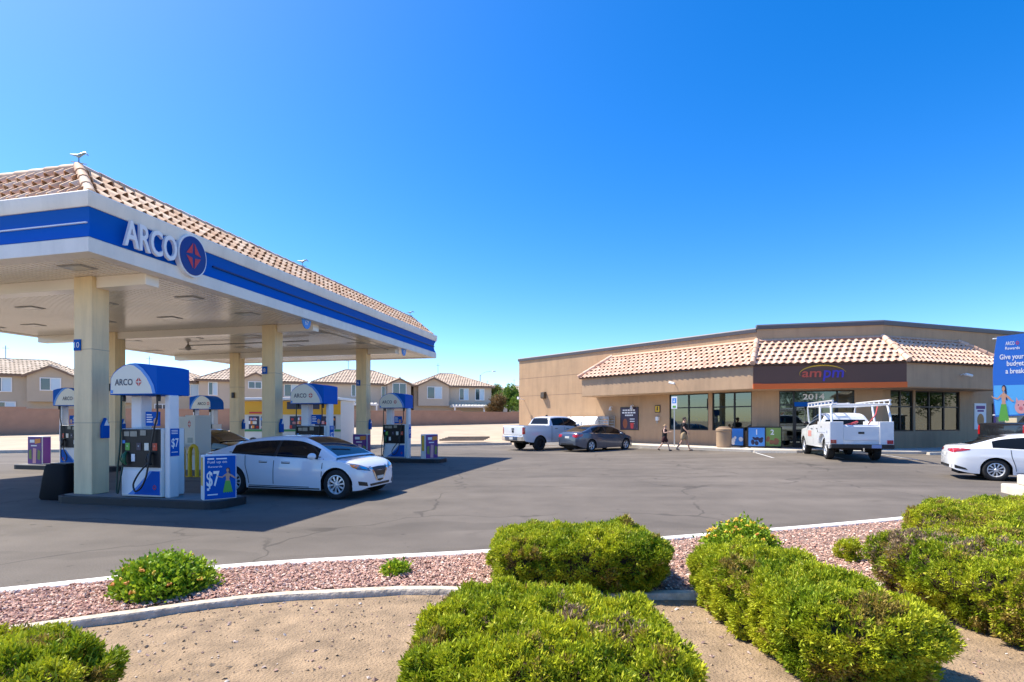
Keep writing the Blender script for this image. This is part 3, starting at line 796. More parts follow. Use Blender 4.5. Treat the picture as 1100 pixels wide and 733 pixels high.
pump('fuel pump half hidden at the left of the big front column', -9.1, 6.9, -1)
pump('small far fuel pump seen right of the kiosk', -9.1, 12.35, -1)

# ------------------------------------------------------------------ poster boxes on the islands
def hula(mb_skin, mb_hair, mb_skirt, cx, cz, s, y, arm=1):
    k = lambda pts: [(cx+a*s, cz+b*s) for a, b in pts]
    poly(mb_skin, k([(-.075,.28),(-.055,.36),(-.075,.48),(-.095,.56),(-.03,.62),(.03,.62),(.095,.56),(.08,.48),(.06,.36),(.09,.28)]), y)
    poly(mb_skin, k(ell(-.005,.73,.05,.072,16)), y-.003)
    poly(mb_skin, k([(-.024,.6),(.024,.6),(.02,.68),(-.02,.68)]), y-.001)
    poly(mb_skin, k([(-.085,.58),(-.21,.47),(-.36,.50),(-.42,.55),(-.43,.53),(-.37,.47),(-.21,.42),(-.09,.50)]), y-.001)
    poly(mb_skin, k([(.085,.58),(.2,.50),(.3,.40),(.36,.39),(.35,.36),(.28,.36),(.17,.44),(.09,.50)]), y-.001)
    poly(mb_hair, k(ell(.01,.765,.075,.075,16)), y)
    poly(mb_hair, k([(-.06,.77),(.075,.79),(.105,.66),(.11,.52),(.14,.38),(.09,.42),(.07,.55),(.05,.66),(-.055,.66)]), y+.001)
    n = 9; top = [(-.085+.18*i/n, .30-.02*(i % 2)) for i in range(n+1)]; bot = [(.20-.38*i/n, -.22+.05*(i % 2)) for i in range(n+1)]
    poly(mb_skirt, k(top+bot), y-.003)
def poster_box(label, x, y, kind, rz=0., w=.62, k=1.):
    t = thing('poster_box', label, 'sign', sp(x, y, .15), SA+rz, 'poster boxes on the islands')
    t.scale = (k, k, k)
    h = .93
    q = MB(); q.box(-w/2, w/2, -.14, .14, 0, h); q.build('case', M_wht, t, bevel=.015)
    q = MB(); q.box(-w/2+.02, w/2-.02, -.152, -.142, .02, h-.02); p = q.build('poster', M_blu if kind == 'blue' else M_pur, t)
    q = MB(); q.box(w/2+.002, w/2+.008, -.12, .12, .03, h-.03); q.build('side_poster', M_blu if kind == 'blue' else M_pur, t)
    q = MB(); q.box(-w/2-.008, -w/2-.002, -.07, .07, .3, h-.05); q.build('side_print', M_yel, t)
    y_ = -.156
    if kind == 'blue':
        q = MB(); put_text(q, '$7', -.14, .42, .3, y_, bold=.03, width=.24)
        put_text(q, 'Fuel up on', -.06, .78, .055, y_, bold=.01, width=.36); put_text(q, 'Rewards', -.1, .69, .04, y_, bold=.01, width=.26)
        q.box(-.24, -.12, y_, y_+.002, .84, .87); q.box(-.08, .12, y_, y_+.002, .84, .865); q.box(-.24, -.05, y_, y_+.002, .10, .125); q.box(-.25,-.21, y_, y_+.002,.2,.25)
        q.build('print', M_txt, p, recalc=False)
        a, b, c = MB(), MB(), MB(); hula(a, b, c, .135, .24, .50, y_)
        a.build('print', M_skin, p, recalc=False); b.build('print', M_navy, p, recalc=False); c.build('print', M_grn, p, recalc=False)
    else:
        q = MB(); q.box(-.2, .0, y_, y_+.003, .72, .82); q.box(-.15,.1,y_,y_+.003,.6,.64); q.build('print', M_txt, p)
        q = MB(); poly(q, [(.02,.68),(.26,.72),(.26,.86),(.02,.84)], y_); q.build('print', M_ora, p, recalc=False)
        q = MB(); poly(q, [(-.08,.04),(.06,.04),(.08,.52),(-.06,.54)], y_); q.build('print', M_pink, p, recalc=False)
        q = MB(); poly(q, [(-.24,.2),(-.12,.16),(-.13,.5),(-.25,.46)], y_); poly(q, [(.12,.18),(.23,.14),(.26,.44),(.14,.5)], y_); q.build('print', mat('print_olive', (.2,.26,.06), .5), p, recalc=False)
    return t
poster_box('blue poster box with a large $7 and a hula dancer', 1.32, 1.38, 'blue', R(54), k=.88)
poster_box('purple snack poster box at far left of the station', -10.55, 6.75, 'purple')
poster_box('purple poster box at the foot of the last front column', -1.62, 12.0, 'purple')
poster_box('thin purple poster box seen almost edge on at the far island end', 1.12, 12.2, 'purple', R(62))

# ------------------------------------------------------------------ bins, kiosk, hoops
def bin_(label, x, y, z, s=1.):
    t = thing('waste_bin', label, 'bin', sp(x, y, z), SA, 'black bins by the pumps')
    q = MB()
    def rr(h, w, d, r=.08, n=4):
        P = []
        for cx, cy, a0 in ((w-r, d-r, 0), (-w+r, d-r, 90), (-w+r, -d+r, 180), (w-r, -d+r, 270)):
            for k in range(n): a = R(a0+k*90/(n-1)); P.append((cx+r*math.cos(a), cy+r*math.sin(a), h))
        return P
    L_ = [rr(0,.40*s,.30*s), rr(.05,.42*s,.32*s), rr(.5*s,.38*s,.28*s), rr(.78*s,.34*s,.25*s), rr(.82*s,.32*s,.23*s)]
    n = len(L_[0]); q.add([p for l in L_ for p in l], [(i*n+k, i*n+(k+1) % n, (i+1)*n+(k+1) % n, (i+1)*n+k) for i in range(4) for k in range(n)]+[tuple(range(n)), tuple(range(4*n, 5*n))])
    q.build('body', mat('bin_black', (.008,.008,.009), .7, bump=.2, bscale=40., spec=.15), t, smooth=40)
    q = MB(); q.box(-.24*s, .24*s, -.16*s, .16*s, .822*s, .85*s); q.build('lid', M_blk, t, bevel=.01)
    return t
bin_('black tapered waste bin on the ground left of the big front column', -2.56, 1.55, 0, .86)
bin_('small black bin behind the windscreen of the white sedan', .95, 7.1, .15, .75)
t = thing('payment_kiosk', 'beige payment kiosk with a red emblem and blue screen', 'kiosk', sp(-4.05, 6.4, 0), SA)
t.scale = (.62, .8, 1)
q = MB(); q.box(-.85, .85, -.5, .5, -.02, .15); q.build('plinth', M_isl, t, bevel=.02)
q = MB(); q.box(-.62, .05, -.36, .3, .15, 1.72); q.build('cabinet', mat('kiosk_beige', (.74,.69,.58), .5), t, bevel=.02)
q = MB(); q.box(.055, .62, -.46, .3, .62, 1.76); q.build('cabinet', MATS['kiosk_beige'], t, bevel=.02)
q = MB(); q.box(.12, .55, -.3, .25, .15, .62); q.build('pedestal', M_wht, t)
q = MB(); spark(q, .3, 1.5, .1, .13, -.464); q.build('emblem', M_red, t, recalc=False)
q = MB(); q.box(-.5, -.12, -.372, -.362, .98, 1.28); q.build('screen', M_lbl, t)
q = MB(); q.box(-.56, -.1, -.37, -.362, .16, .66); p = q.build('poster', M_blu, t)
q = MB(); poly(q, [(-.5,.3),(-.33,.52),(-.16,.3),(-.33,.2)], -.374); q.build('print', M_lbl, p, recalc=False)
q = MB(); q.box(.2, .48, -.468, -.461, .95, 1.1); q.build('label', mat('label_grey', (.4,.42,.36), .5), t)
for x, lab in ((-4.15, 'yellow hoop bollard guarding the left side of the kiosk'), (-3.45, 'yellow hoop bollard right of the kiosk, beside the black car')):
    t = thing('hoop_bollard', lab, 'bollard', sp(x, 5.75, 0), SA, 'yellow hoop bollards')
    q = MB(); w = .36 if x < -4 else .12
    q.tube([(-w,0,0),(-w,0,.72),(-w+.03,0,.83),(-w+.1,0,.88),(w-.1,0,.88),(w-.03,0,.83),(w,0,.72),(w,0,0)], .055, 10); q.build('hoop', M_yel, t, smooth=50)
    for sx in (-w, w):
        q = MB(); q.lathe([(.11,0),(.11,.012),(.06,.014)], 12, (sx,0,0)); q.build('flange', M_yel, t)

# ------------------------------------------------------------------ yellow stand at the back
t = thing('vendor_stand', 'yellow topped vendor stand with shelves of goods behind the columns', 'stand', (-12.6, 30.6, 0), R(-3))
w = 2.9
q = MB(); q.box(-w, w, 0, 2.2, .25, 2.75); q.build('body', mat('stand_white', (.66,.66,.62), .5), t, bevel=.02)
q = MB(); q.box(-w-.12, w+.12, -.5, 2.3, 2.755, 2.9); q.build('roof', M_wht, t, bevel=.02)
q = MB(); q.box(-w, w, -.06, -.003, 1.95, 2.70); s_ = q.build('header_sign', mat('stand_yellow', (.78,.42,.02), .5), t)
q = MB(); q.box(-.2, 1.7, -.068, -.062, 2.25, 2.66); q.build('dark_panel', M_navy, s_)
q = MB(); q.box(-2.4, -1.45, -.068, -.062, 2.0, 2.1); q.build('red_stripe', M_red, s_)
q = MB()
for x0, x1 in ((-2.45,-1.85),(-1.72,-1.1),(-.05,1.2),(1.4,2.6)): q.box(x0, x1, -.02, -.003, 1.12, 1.85)
q.build('opening', M_navy, t)
cols = [M_txt, M_red, M_crm, M_ora, M_lbl, M_pink]
for k, m in enumerate(cols):
    q = MB()
    for i in range(14):
        x = rnd.choice([rnd.uniform(-2.4,-1.9), rnd.uniform(-1.68,-1.14), rnd.uniform(0,1.15), rnd.uniform(1.45,2.55)]); z = rnd.choice([1.16,1.4,1.62])
        q.box(x-.07, x+.07, -.05-.004*k, -.022, z, z+rnd.uniform(.1,.18))
    q.build('goods', m, t)
q = MB(); q.box(-w, w, -.03, -.003, .98, 1.1); q.build('counter', mat('stand_green', (.05,.25,.08), .5), t)
q = MB()
for sx in (-2.2, 2.2): q.lathe([(.05,-.12),(.3,-.12),(.34,0),(.3,.12),(.05,.12)], 16, (sx, .1, .34), 'y')
q.build('wheel', M_blk, t)
# ------------------------------------------------------------------ convenience store
K1 = Vector((12.3, 27.)); K2 = Vector((17.74, 25.7)); LW = 17.8; CWD = 5.6; RW = 16.
aL, aC, aR = math.atan2(-.75, .661), math.atan2(-.233, .972), math.atan2(.3255, .9455)
xd = lambda a: Vector((math.cos(a), math.sin(a)))
PL = K1-xd(aL)*LW; PR = K2+xd(aR)*RW
FL, FC, FR = frame(*PL, aL), frame(*K1, aC), frame(*K2, aR)
K2 = K1+xd(aC)*CWD; FR = frame(*K2, aR); PR = K2+xd(aR)*RW
def stucco(name, c): return weathered(mat(name, c, .92, var=.09, scale=.9, bump=.45, bscale=45.), 1.6, .16, .16)
M_stu = stucco('store_stucco', (.50, .325, .19))
M_stuL = stucco('store_stucco_wainscot', (.33, .215, .135))
M_fas = stucco('store_fascia', (.50, .33, .20))
M_brown = mat('sign_band_brown', (.13, .058, .038), .5, var=.08, scale=1.)
M_oran = mat('orange_band', (.85, .14, .012), .4)
M_cop = mat('coping_metal', (.095, .092, .105), .5)
M_tileS = tile_mat('store_tiles', (.62, .38, .26), (.69, .45, .32), (.75, .53, .40))
M_frm = mat('bronze_frame', (.012, .011, .011), .35)
ST = thing('convenience_store', 'tan stucco convenience store with tiled awning roof and brown sign band', 'store', (K1.x, K1.y, 0))
SO = ST.location
def glass_store():
    m, nt, b = nodes_of('store_glass'); L = nt.links.new
    nt.nodes.remove(b); out = nt.nodes['Material Output']
    g_ = N(nt, 'ShaderNodeBsdfGlossy', Roughness=.015); g_.inputs['Color'].default_value = (.80, .92, .90, 1)
    tr = N(nt, 'ShaderNodeBsdfTransparent'); tr.inputs['Color'].default_value = (.20, .27, .27, 1)
    fr = N(nt, 'ShaderNodeFresnel', IOR=1.6)
    ad = N(nt, 'ShaderNodeMath', operation='ADD'); ad.inputs[1].default_value = .08; L(fr.outputs[0], ad.inputs[0])
    mx = N(nt, 'ShaderNodeMixShader'); L(ad.outputs[0], mx.inputs[0]); L(tr.outputs[0], mx.inputs[1]); L(g_.outputs[0], mx.inputs[2]); L(mx.outputs[0], out.inputs[0])
    MATS['store_glass'] = m; return m
M_sg = glass_store()
def wall_open(F, x0, x1, z0, z1, ops, th=.22):
    """wall from x0 to x1 with rectangular openings, in the local xz plane, thickness inward"""
    X = sorted({x0, x1, *[o[0] for o in ops], *[o[1] for o in ops]}); Z = sorted({z0, z1, *[o[2] for o in ops], *[o[3] for o in ops]})
    mb = MB(F)
    solid = {}
    for i in range(len(X)-1):
        for j in range(len(Z)-1):
            cx, cz = (X[i]+X[i+1])/2, (Z[j]+Z[j+1])/2
            solid[i, j] = not any(o[0] < cx < o[1] and o[2] < cz < o[3] for o in ops)
    for (i, j), s in solid.items():
        a, b, c, d = X[i], X[i+1], Z[j], Z[j+1]
        if s:
            mb.quad((a,0,c),(b,0,c),(b,0,d),(a,0,d)); mb.quad((b,th,c),(a,th,c),(a,th,d),(b,th,d))
        else:
            if solid.get((i-1, j)): mb.quad((a,0,c),(a,th,c),(a,th,d),(a,0,d))
            if solid.get((i+1, j)): mb.quad((b,th,c),(b,0,c),(b,0,d),(b,th,d))
            if solid.get((i, j-1)): mb.quad((a,th,c),(a,0,c),(b,0,c),(b,th,c))
            if solid.get((i, j+1)): mb.quad((a,0,d),(a,th,d),(b,th,d),(b,0,d))
    return mb
opL = [(12.81,15.2,1.08,3.08),(15.42,17.55,1.08,3.08)]
opC = [(1.04,4.39,.25,3.08)]
opR = [(.5,2.08,1.08,3.08),(2.22,5.46,1.08,3.08)]
for F, l, ops, zt in ((FL, LW, opL, 6.15), (FC, CWD, opC, 6.3), (FR, RW, opR, 6.3)):
    wall_open(F, 0, l, 0, zt, ops).build('wall', M_stu, ST, org=SO, recalc=False)
mb = MB(); bk = [PR+Vector((-math.sin(aR), math.cos(aR)))*11, PL+Vector((-math.sin(aL), math.cos(aL)))*11]
ring2 = [PL, K1, K2, PR, bk[0], bk[1]]
for a, b in ((PR, bk[0]), (bk[0], bk[1]), (bk[1], PL)): mb.quad((a.x,a.y,0),(b.x,b.y,0),(b.x,b.y,6.1),(a.x,a.y,6.1))
mb.build('wall', M_stu, ST, org=SO, recalc=False)
mb = MB(); mb.add([(p.x, p.y, 5.8) for p in ring2], [tuple(range(6))]); mb.add([(p.x, p.y, 3.4) for p in ring2], [tuple(range(6))]); mb.build('roof', M_conc, ST, org=SO, recalc=False)
mb = MB(); mb.add([(p.x, p.y, .26) for p in ring2], [tuple(range(6))]); mb.build('shop_floor', mat('shop_floor', (.35,.33,.3), .4), ST, org=SO, recalc=False)
pth = [tuple(PL), tuple(K1)]
mb = MB(); mb.sweep([tuple(PL-xd(aL)*.05), tuple(K1+xd(aL)*.0)], [(.07,6.03),(.09,6.2),(.04,6.26),(-.3,6.26),(-.3,6.153),(.002,6.153),(.002,6.03)]); mb.build('coping', M_cop, ST, org=SO)
mb = MB(); mb.sweep([tuple(K1), tuple(K2), tuple(PR)], [(.07,6.18),(.09,6.34),(.04,6.41),(-.3,6.41),(-.3,6.303),(.002,6.303),(.002,6.18)]); mb.build('coping', M_cop, ST, org=SO)
# control joints
for F, l in ((FL, 8.), (FR, 16.)):
    mb = MB(F)
    for z in (3.4, 4.7): mb.box(0 if F is FL else 7.5, l, -.004, -.001, z, z+.03)
    mb.build('joint', M_stuL, ST, org=SO)
# overhang: fascia box along the three walls
xl0, xr1 = 7.45, 6.6
A = PL+xd(aL)*xl0; Bq = K2+xd(aR)*xr1
hp = [tuple(A), tuple(K1), tuple(K2), tuple(Bq)]
mb = MB(); mb.sweep(hp, [(.002,3.10),(1.36,3.10),(1.40,3.14),(1.40,4.22),(.002,4.22)]); mb.build('fascia', M_fas, ST, org=SO)
def off(P, Q, o):  # mitred corner point at offset o
    n0 = Vector((math.sin(P), -math.cos(P))); n1 = Vector((math.sin(Q), -math.cos(Q))); b = (n0+n1).normalized(); return b*(o/b.dot(n0))
c1 = K1+off(aL, aC, 1.40); c2 = K2+off(aC, aR, 1.40)
Lc = (c2-c1).length; FCf = frame(*c1, aC)
mb = MB(FCf); mb.box(.02, Lc-.02, -.035, -.003, 3.36, 4.21); sb = mb.build('sign_band', M_brown, ST, org=SO)
mb = MB(FCf); mb.box(.0, Lc, -.075, -.003, 3.10, 3.355); mb.build('orange_band', M_oran, ST, org=SO, bevel=.008)
# logo: swoosh over two lowercase syllables
cx = 2.98; y_ = -.06
mb = MB(FCf)
N1 = 26
for nm, m, pts in (('logo_arc', mat('logo_gold', (.75,.42,.02), .4), [(t, 1) for t in range(N1)]),):
    o_ = []; i_ = []
    for k in range(N1):
        a = R(196-k*190/(N1-1)); th_ = .05*math.sin(PI*k/(N1-1))+.012
        o_.append((cx+.02+.98*math.cos(a), 3.80+(.34+th_)*math.sin(a))); i_.append((cx+.02+(.98-th_*.6)*math.cos(a), 3.80+.34*math.sin(a)-.0))
    for k in range(N1-1): mb.add([(p[0], y_, p[1]) for p in (o_[k], o_[k+1], i_[k+1], i_[k])], [(0,1,2,3)])
    mb.build(nm, m, sb, org=SO, recalc=False)
mb = MB(FCf); put_text(mb, 'am', cx-.44, 3.77, .40, y_-.004, bold=.02, width=.82, depth=.03, shear=.12); mb.build('logo_letters', mat('logo_red', (.62,.09,.05), .4), sb, org=SO, recalc=False)
mb = MB(FCf); put_text(mb, 'pm', cx+.48, 3.69, .49, y_-.004, bold=.02, width=.84, depth=.03, shear=.12); mb.build('logo_letters', mat('logo_violet', (.07,.04,.42), .4), sb, org=SO, recalc=False)
# tiled slopes
eo, ezz, to, tzz = 1.54, 4.27, .0, 5.56
e1 = K1+off(aL, aC, eo); e2 = K2+off(aC, aR, eo)
nL = Vector((math.sin(aL), -math.cos(aL))); nR = Vector((math.sin(aR), -math.cos(aR)))
eA = A-xd(aL)*.2+nL*eo; eB = Bq+xd(aR)*.2+nR*eo
tA = A+xd(aL)*1.25; tB = Bq-xd(aR)*1.25
v3 = lambda p, z: (p.x, p.y, z)
mb = MB()
tk = dict(w=.31, rows=6, hb=.06, lift=.042, seg=7)
tile_plane(mb, v3(eA,ezz), v3(e1,ezz), v3(K1,tzz), v3(tA,tzz), **tk)
tile_plane(mb, v3(e1,ezz), v3(e2,ezz), v3(K2,tzz), v3(K1,tzz), **tk)
tile_plane(mb, v3(e2,ezz), v3(eB,ezz), v3(tB,tzz), v3(K2,tzz), **tk)
A0 = A-xd(aL)*.2; B0 = Bq+xd(aR)*.2
tile_plane(mb, v3(A0,ezz), v3(eA,ezz), v3(tA,tzz), v3(tA,tzz), **tk)
tile_plane(mb, v3(eB,ezz), v3(B0,ezz), v3(tB,tzz), v3(tB,tzz), **tk)
tr_ = mb.build('tile_roof', M_tileS, ST, org=SO, attr=True, recalc=False, smooth=40)
for a, b in ((v3(e1,ezz+.07), v3(K1,tzz+.07)), (v3(e2,ezz+.07), v3(K2,tzz+.07)), (v3(eA,ezz+.07), v3(tA,tzz+.07)), (v3(eB,ezz+.07), v3(tB,tzz+.07))): 
    mb = MB(); ridge_caps(mb, a, b, .12, .36); mb.build('ridge_cap', M_tileS, tr_, org=SO, attr=True, smooth=40)
mb = MB(); q = .05
U = [v3(p, ezz-q) for p in (A0, eA, e1, e2, eB, B0)]; V_ = [v3(p, tzz-q) for p in (tA, tA, K1, K2, tB, tB)]
mb.add(U+V_, [(i, i+1, 7+i, 6+i) for i in range(5)]); mb.build('roof_deck', mat('underlay_clay', (.26,.14,.09), .9), ST, org=SO, recalc=False)
mb = MB(); mb.sweep([tuple(tA), tuple(K1), tuple(K2), tuple(tB)], [(.003,5.55),(.12,5.58),(.03,5.68),(.003,5.68)]); mb.build('flashing', M_tileS, ST, org=SO, attr=True)
# windows
def shop_window(F, x0, x1, z0, z1, mull, trans, door=None):
    mb = MB(F); f = .05; y0, y1 = .04, .12
    mb.box(x0, x0+f, y0, y1, z0, z1); mb.box(x1-f, x1, y0, y1, z0, z1); mb.box(x0+f, x1-f, y0, y1, z1-f, z1); mb.box(x0+f, x1-f, y0, y1, z0, z0+f*1.2)
    for m in mull: mb.box(m-f*.7, m+f*.7, y0+.004, y1-.004, z0+f*1.2, z1-f)
    for (a, b, z) in trans: mb.box(a, b, y0+.008, y1-.008, z-.03, z+.03)
    w = mb.build('window', M_frm, ST, org=SO)
    mb = MB(F); mb.quad((x0+.02,.09,z0+.02),(x1-.02,.09,z0+.02),(x1-.02,.09,z1-.02),(x0+.02,.09,z1-.02)); mb.build('pane', M_sg, w, org=SO, recalc=False)
    return w
shop_window(FL, 12.81, 15.2, 1.08, 3.08, [14.0], [(12.86,15.15,2.32)])
shop_window(FL, 15.42, 17.55, 1.08, 3.08, [16.62], [(15.47,17.5,2.32)])
shop_window(FR, .5, 2.08, 1.08, 3.08, [1.24], [(.55,2.03,2.28)])
shop_window(FR, 2.22, 5.46, 1.08, 3.08, [3.27,4.35], [(2.27,5.41,2.28)])
w = shop_window(FC, 1.04, 4.39, .25, 3.08, [1.72, 3.66], [(1.09,4.34,2.38)])
mb = MB(FC)
for a, b in ((1.76,2.66),(2.72,3.62)):
    mb.box(a, a+.06, .03, .07, .28, 2.34); mb.box(b-.06, b, .03, .07, .28, 2.34); mb.box(a+.06, b-.06, .03, .07, .28, .5); mb.box(a+.06, b-.06, .03, .07, 1.1, 1.16); mb.box(a+.06,b-.06,.03,.07,2.28,2.34)
dr = mb.build('door', M_frm, ST, org=SO)
mb = MB(FC)
for x in (2.62, 2.76): mb.tube([(x,.03,1.0),(x,-.03,1.0),(x,-.03,1.5),(x,.03,1.5)], .014, 6)
mb.build('handle', MATS['galv'], dr, org=SO)
mb = MB(FC); put_text(mb, '2014', 2.62, 2.78, .27, .082, bold=.03, width=.98); mb.build('street_number', M_txt, w, org=SO, recalc=False)
mb = MB(FC); mb.box(1.74, 3.62, .016, .028, 2.30, 2.52); bn = mb.build('banner', M_blu, ST, org=SO)
mb = MB(FC)
for x0, x1 in ((2.3,2.44),(2.52,2.7),(2.74,2.86),(3.0,3.2)): mb.box(x0, x1, .010, .015, 2.36, 2.47)
mb.build('print', M_lbl, bn, org=SO)
# things seen through the glass
for i, (F, x, y, l) in enumerate(((FL,14.3,1.6,2.),(FL,16.6,1.5,1.6),(FC,1.5,2.6,.9),(FC,3.5,3.0,1.6),(FR,1.3,1.7,1.4),(FR,3.7,1.7,2.6))):
    p = F @ Vector((x, y, .26)); ang = (aL, aL, aC, aC, aR, aR)[i]
    lab = ['shop shelf behind the first window of the left wing','shop shelf behind the window nearest the sign corner','narrow shop shelf seen through the glass left of the door','shop shelf seen through the door behind the white work truck','shop shelf behind the narrow window of the right wing','long shop shelf behind the widest window of the right wing'][i]
    t = thing('shop_shelf', lab, 'shelf', p, ang, 'shelves inside the shop')
    q = MB(); q.box(-l/2, l/2, 0, .04, 0, 1.5)
    for z in (.1, .5, .9, 1.25): q.box(-l/2, l/2, -.4, -.001, z, z+.03)
    q.build('rack', M_grey, t)
    for k, m in enumerate((M_red, M_lbl, M_yel, M_txt)):
        q = MB()
        for n_ in range(int(l*7)):
            xx = rnd.uniform(-l/2+.1, l/2-.1); z = rnd.choice((.13,.53,.93,1.28))
            q.box(xx-.05, xx+.05, -.38-.004*k, -.1, z, z+rnd.uniform(.12,.26))
        q.build('goods', m, t)
# wall lamps, cameras
def wallpt(F, x, o, z): return F @ Vector((x, -o, z))
t = None
for F, a, x, z, nm in ((FL, aL, 2.7, 3.66, 'lamp'), (FL, aL, .55, 3.15, 'bracket')):
    mb = MB(F)
    if nm == 'lamp':
        mb.prism([(0,0),(-.22,-.05),(-.26,-.42),(-.12,-.5),(0,-.5)], x-.17, x+.17, 'x')
        mb.v = [tuple(F @ (Matrix.Translation((0,0,z)) @ (F.inverted() @ Vector(v)))) for v in mb.v]
        mb.build('wall_lamp', mat('bronze_lamp', (.10,.075,.05), .45, .3), ST, org=SO, bevel=.01)
    else:
        mb.tube([(x,0,z),(x,-.5,z+.1)], .03, 6); mb.box(x-.08, x+.08, -.62, -.45, z+.02, z+.2); mb.build('security_camera', M_wht, ST, org=SO)
for F, x, o, z in ((FL, 8.75, 0, 2.45), (FL, 10.35, 0, 2.5), (FL, 14.0, 1.4, 3.62), (FR, 3.2, 1.4, 3.75), (FR, 8.0, 0, 2.6)):
    mb = MB(F)
    mb.tube([(x,-o,z),(x,-o-.12,z+.05),(x,-o-.22,z-.02)], .022, 6); mb.lathe([(.02,z+.08),(.055,z+.02),(.1,z-.16),(.085,z-.17)], 12, (x,-o-.22,-.04)) if o == 0 else mb.tube([(x-.12,-o-.28,z+.02),(x+.22,-o-.34,z-.05)], .065, 10)
    mb.build('security_camera', M_wht, ST, org=SO, smooth=40)
# posters and signs on the walls
def wall_sign(name, label, F, a, x, z, w, h, m, cat='poster'):
    p = F @ Vector((x, -.01, z)); t = thing(name, label, cat, p, a)
    q = MB(); q.box(-w/2, w/2, -.03, .008, -h/2, h/2); b = q.build('frame', M_frm if m is not M_txt else M_wht, t, bevel=.005)
    q = MB(); q.box(-w/2+.04, w/2-.04, -.036, -.031, -h/2+.04, h/2-.04); q.build('sheet', m, b)
    return t, b
t, b = wall_sign('wall_poster', 'dark snack poster with white headline on the shaded left wing wall', FL, aL, 10.06, 1.72, 1.34, 1.4, mat('poster_dark', (.035,.018,.05), .4))
q = MB()
for k, (x0, x1) in enumerate(((-.48,.46),(-.52,.5),(-.3,.3))):
    n_ = 5
    for i in range(n_): xa = x0+(x1-x0)*i/n_; q.box(xa, xa+(x1-x0)/n_*.82, -.04, -.037, .47-k*.155, .56-k*.155)
for k in range(2): q.box(.05, .4, -.04, -.037, -.05-k*.14, .0-k*.14)
q.build('print', M_txt, b)
q = MB(); q.prism(ell(-.3,-.3,.17,.3,16), -.04, -.037); q.build('print', mat('print_brown', (.30,.08,.03), .5), b)
q = MB(); poly(q, [(.12,-.6),(.3,-.6),(.34,-.26),(.08,-.26)], -.04); q.build('print', M_red, b, recalc=False)
t, b = wall_sign('notice_sign', 'small yellow notice sign on the wall left of the windows', FL, aL, 12.05, 2.28, .36, .42, M_yel, 'sign')
q = MB(); q.box(-.04,.04,-.04,-.037,-.1,.14); q.build('print', M_blk, b)
p = FL @ Vector((12.08, -.1, 1.62)); t = thing('wall_phone', 'small white fixture on the wall below the yellow notice', 'fixture', p, aL)
q = MB(); q.box(-.09,.09,-.06,.1,-.02,.2); q.build('box', M_wht, t, bevel=.01)
q = MB(); q.lathe([(.02,-.2),(.06,-.14),(.05,-.03)], 10); q.build('nozzle', M_grey, t)
t, b = wall_sign('wall_poster', 'white food poster with a burger on the shaded right wing wall', FR, aR, 6.98, 1.82, .92, 1.36, M_txt)
q = MB(); q.prism(ell(0,-.2,.27,.34,18), -.04, -.037); q.build('print', mat('print_bun', (.52,.24,.08), .5), b)
q = MB(); q.box(-.35,.35,-.04,-.037,.38,.55); q.box(-.25,.25,-.04,-.037,.24,.33); q.build('print', M_pur, b)
t, b = wall_sign('wall_poster', 'narrow purple poster beside the burger poster', FR, aR, 8.35, 1.85, .75, 1.3, M_pur)
q = MB(); q.box(-.2,.2,-.04,-.037,.3,.45); q.prism(ell(0,-.2,.15,.26,14), -.04, -.037); q.build('print', M_pink, b)
# sidewalk with kerb
mb = MB(); mb.sweep([tuple(PL-xd(aL)*1.), tuple(K1), tuple(K2), tuple(PR)], [(-.001,.0),(1.97,.0),(2.0,.235),(1.97,.255),(-.001,.255)])
tag(mb.build('sidewalk', M_conc_l), kind='structure')
# ice freezers along the left wing
for i in range(3):
    p = FL @ Vector((5.35+1.16*i, -.62, .255)); t = thing('ice_freezer', ['white ice freezer by the wall, farthest left of three','white ice freezer between its two neighbours','white ice freezer nearest the dark snack poster'][i], 'freezer', p, aL, 'ice freezers against the left wing')
    q = MB(); q.prism([(-.4,.06),(.42,.06),(.42,1.6),(-.15,1.6),(-.4,1.3)], -.54, .54, 'x'); q.build('cabinet', M_wht, t, bevel=.015)
    q = MB()
    for s in (-.27,.27): q.box(s-.25, s+.25, -.425, -.403, .2, 1.2)
    d_ = q.build('door', M_txt, t, bevel=.008)
    q = MB(); q.box(-.4,.4,-.431,-.427,.72,1.08); q.build('print', M_lbl, d_)
    q = MB(); q.box(-.03,-.015,-.45,-.428,.6,.9); q.box(.015,.03,-.45,-.428,.6,.9); q.build('handle', MATS['galv'], d_)
p = FL @ Vector((8.62, -.4, .255)); t = thing('gas_cage', 'grey louvred storage cage between freezers and dark poster', 'cage', p, aL)
q = MB()
for sx in (-.36,.36):
    for sy in (-.3,.3): q.box(sx-.02, sx+.02, sy-.02, sy+.02, 0, 1.6)
for k in range(9): q.box(-.34,.34,-.3,-.28,.1+k*.17,.2+k*.17); q.box(-.33,.33,.28,.3,.1+k*.17,.2+k*.17)
q.box(-.38,.38,-.32,.32,1.6,1.63); q.build('cage', mat('cage_grey', (.42,.42,.42), .5), t)
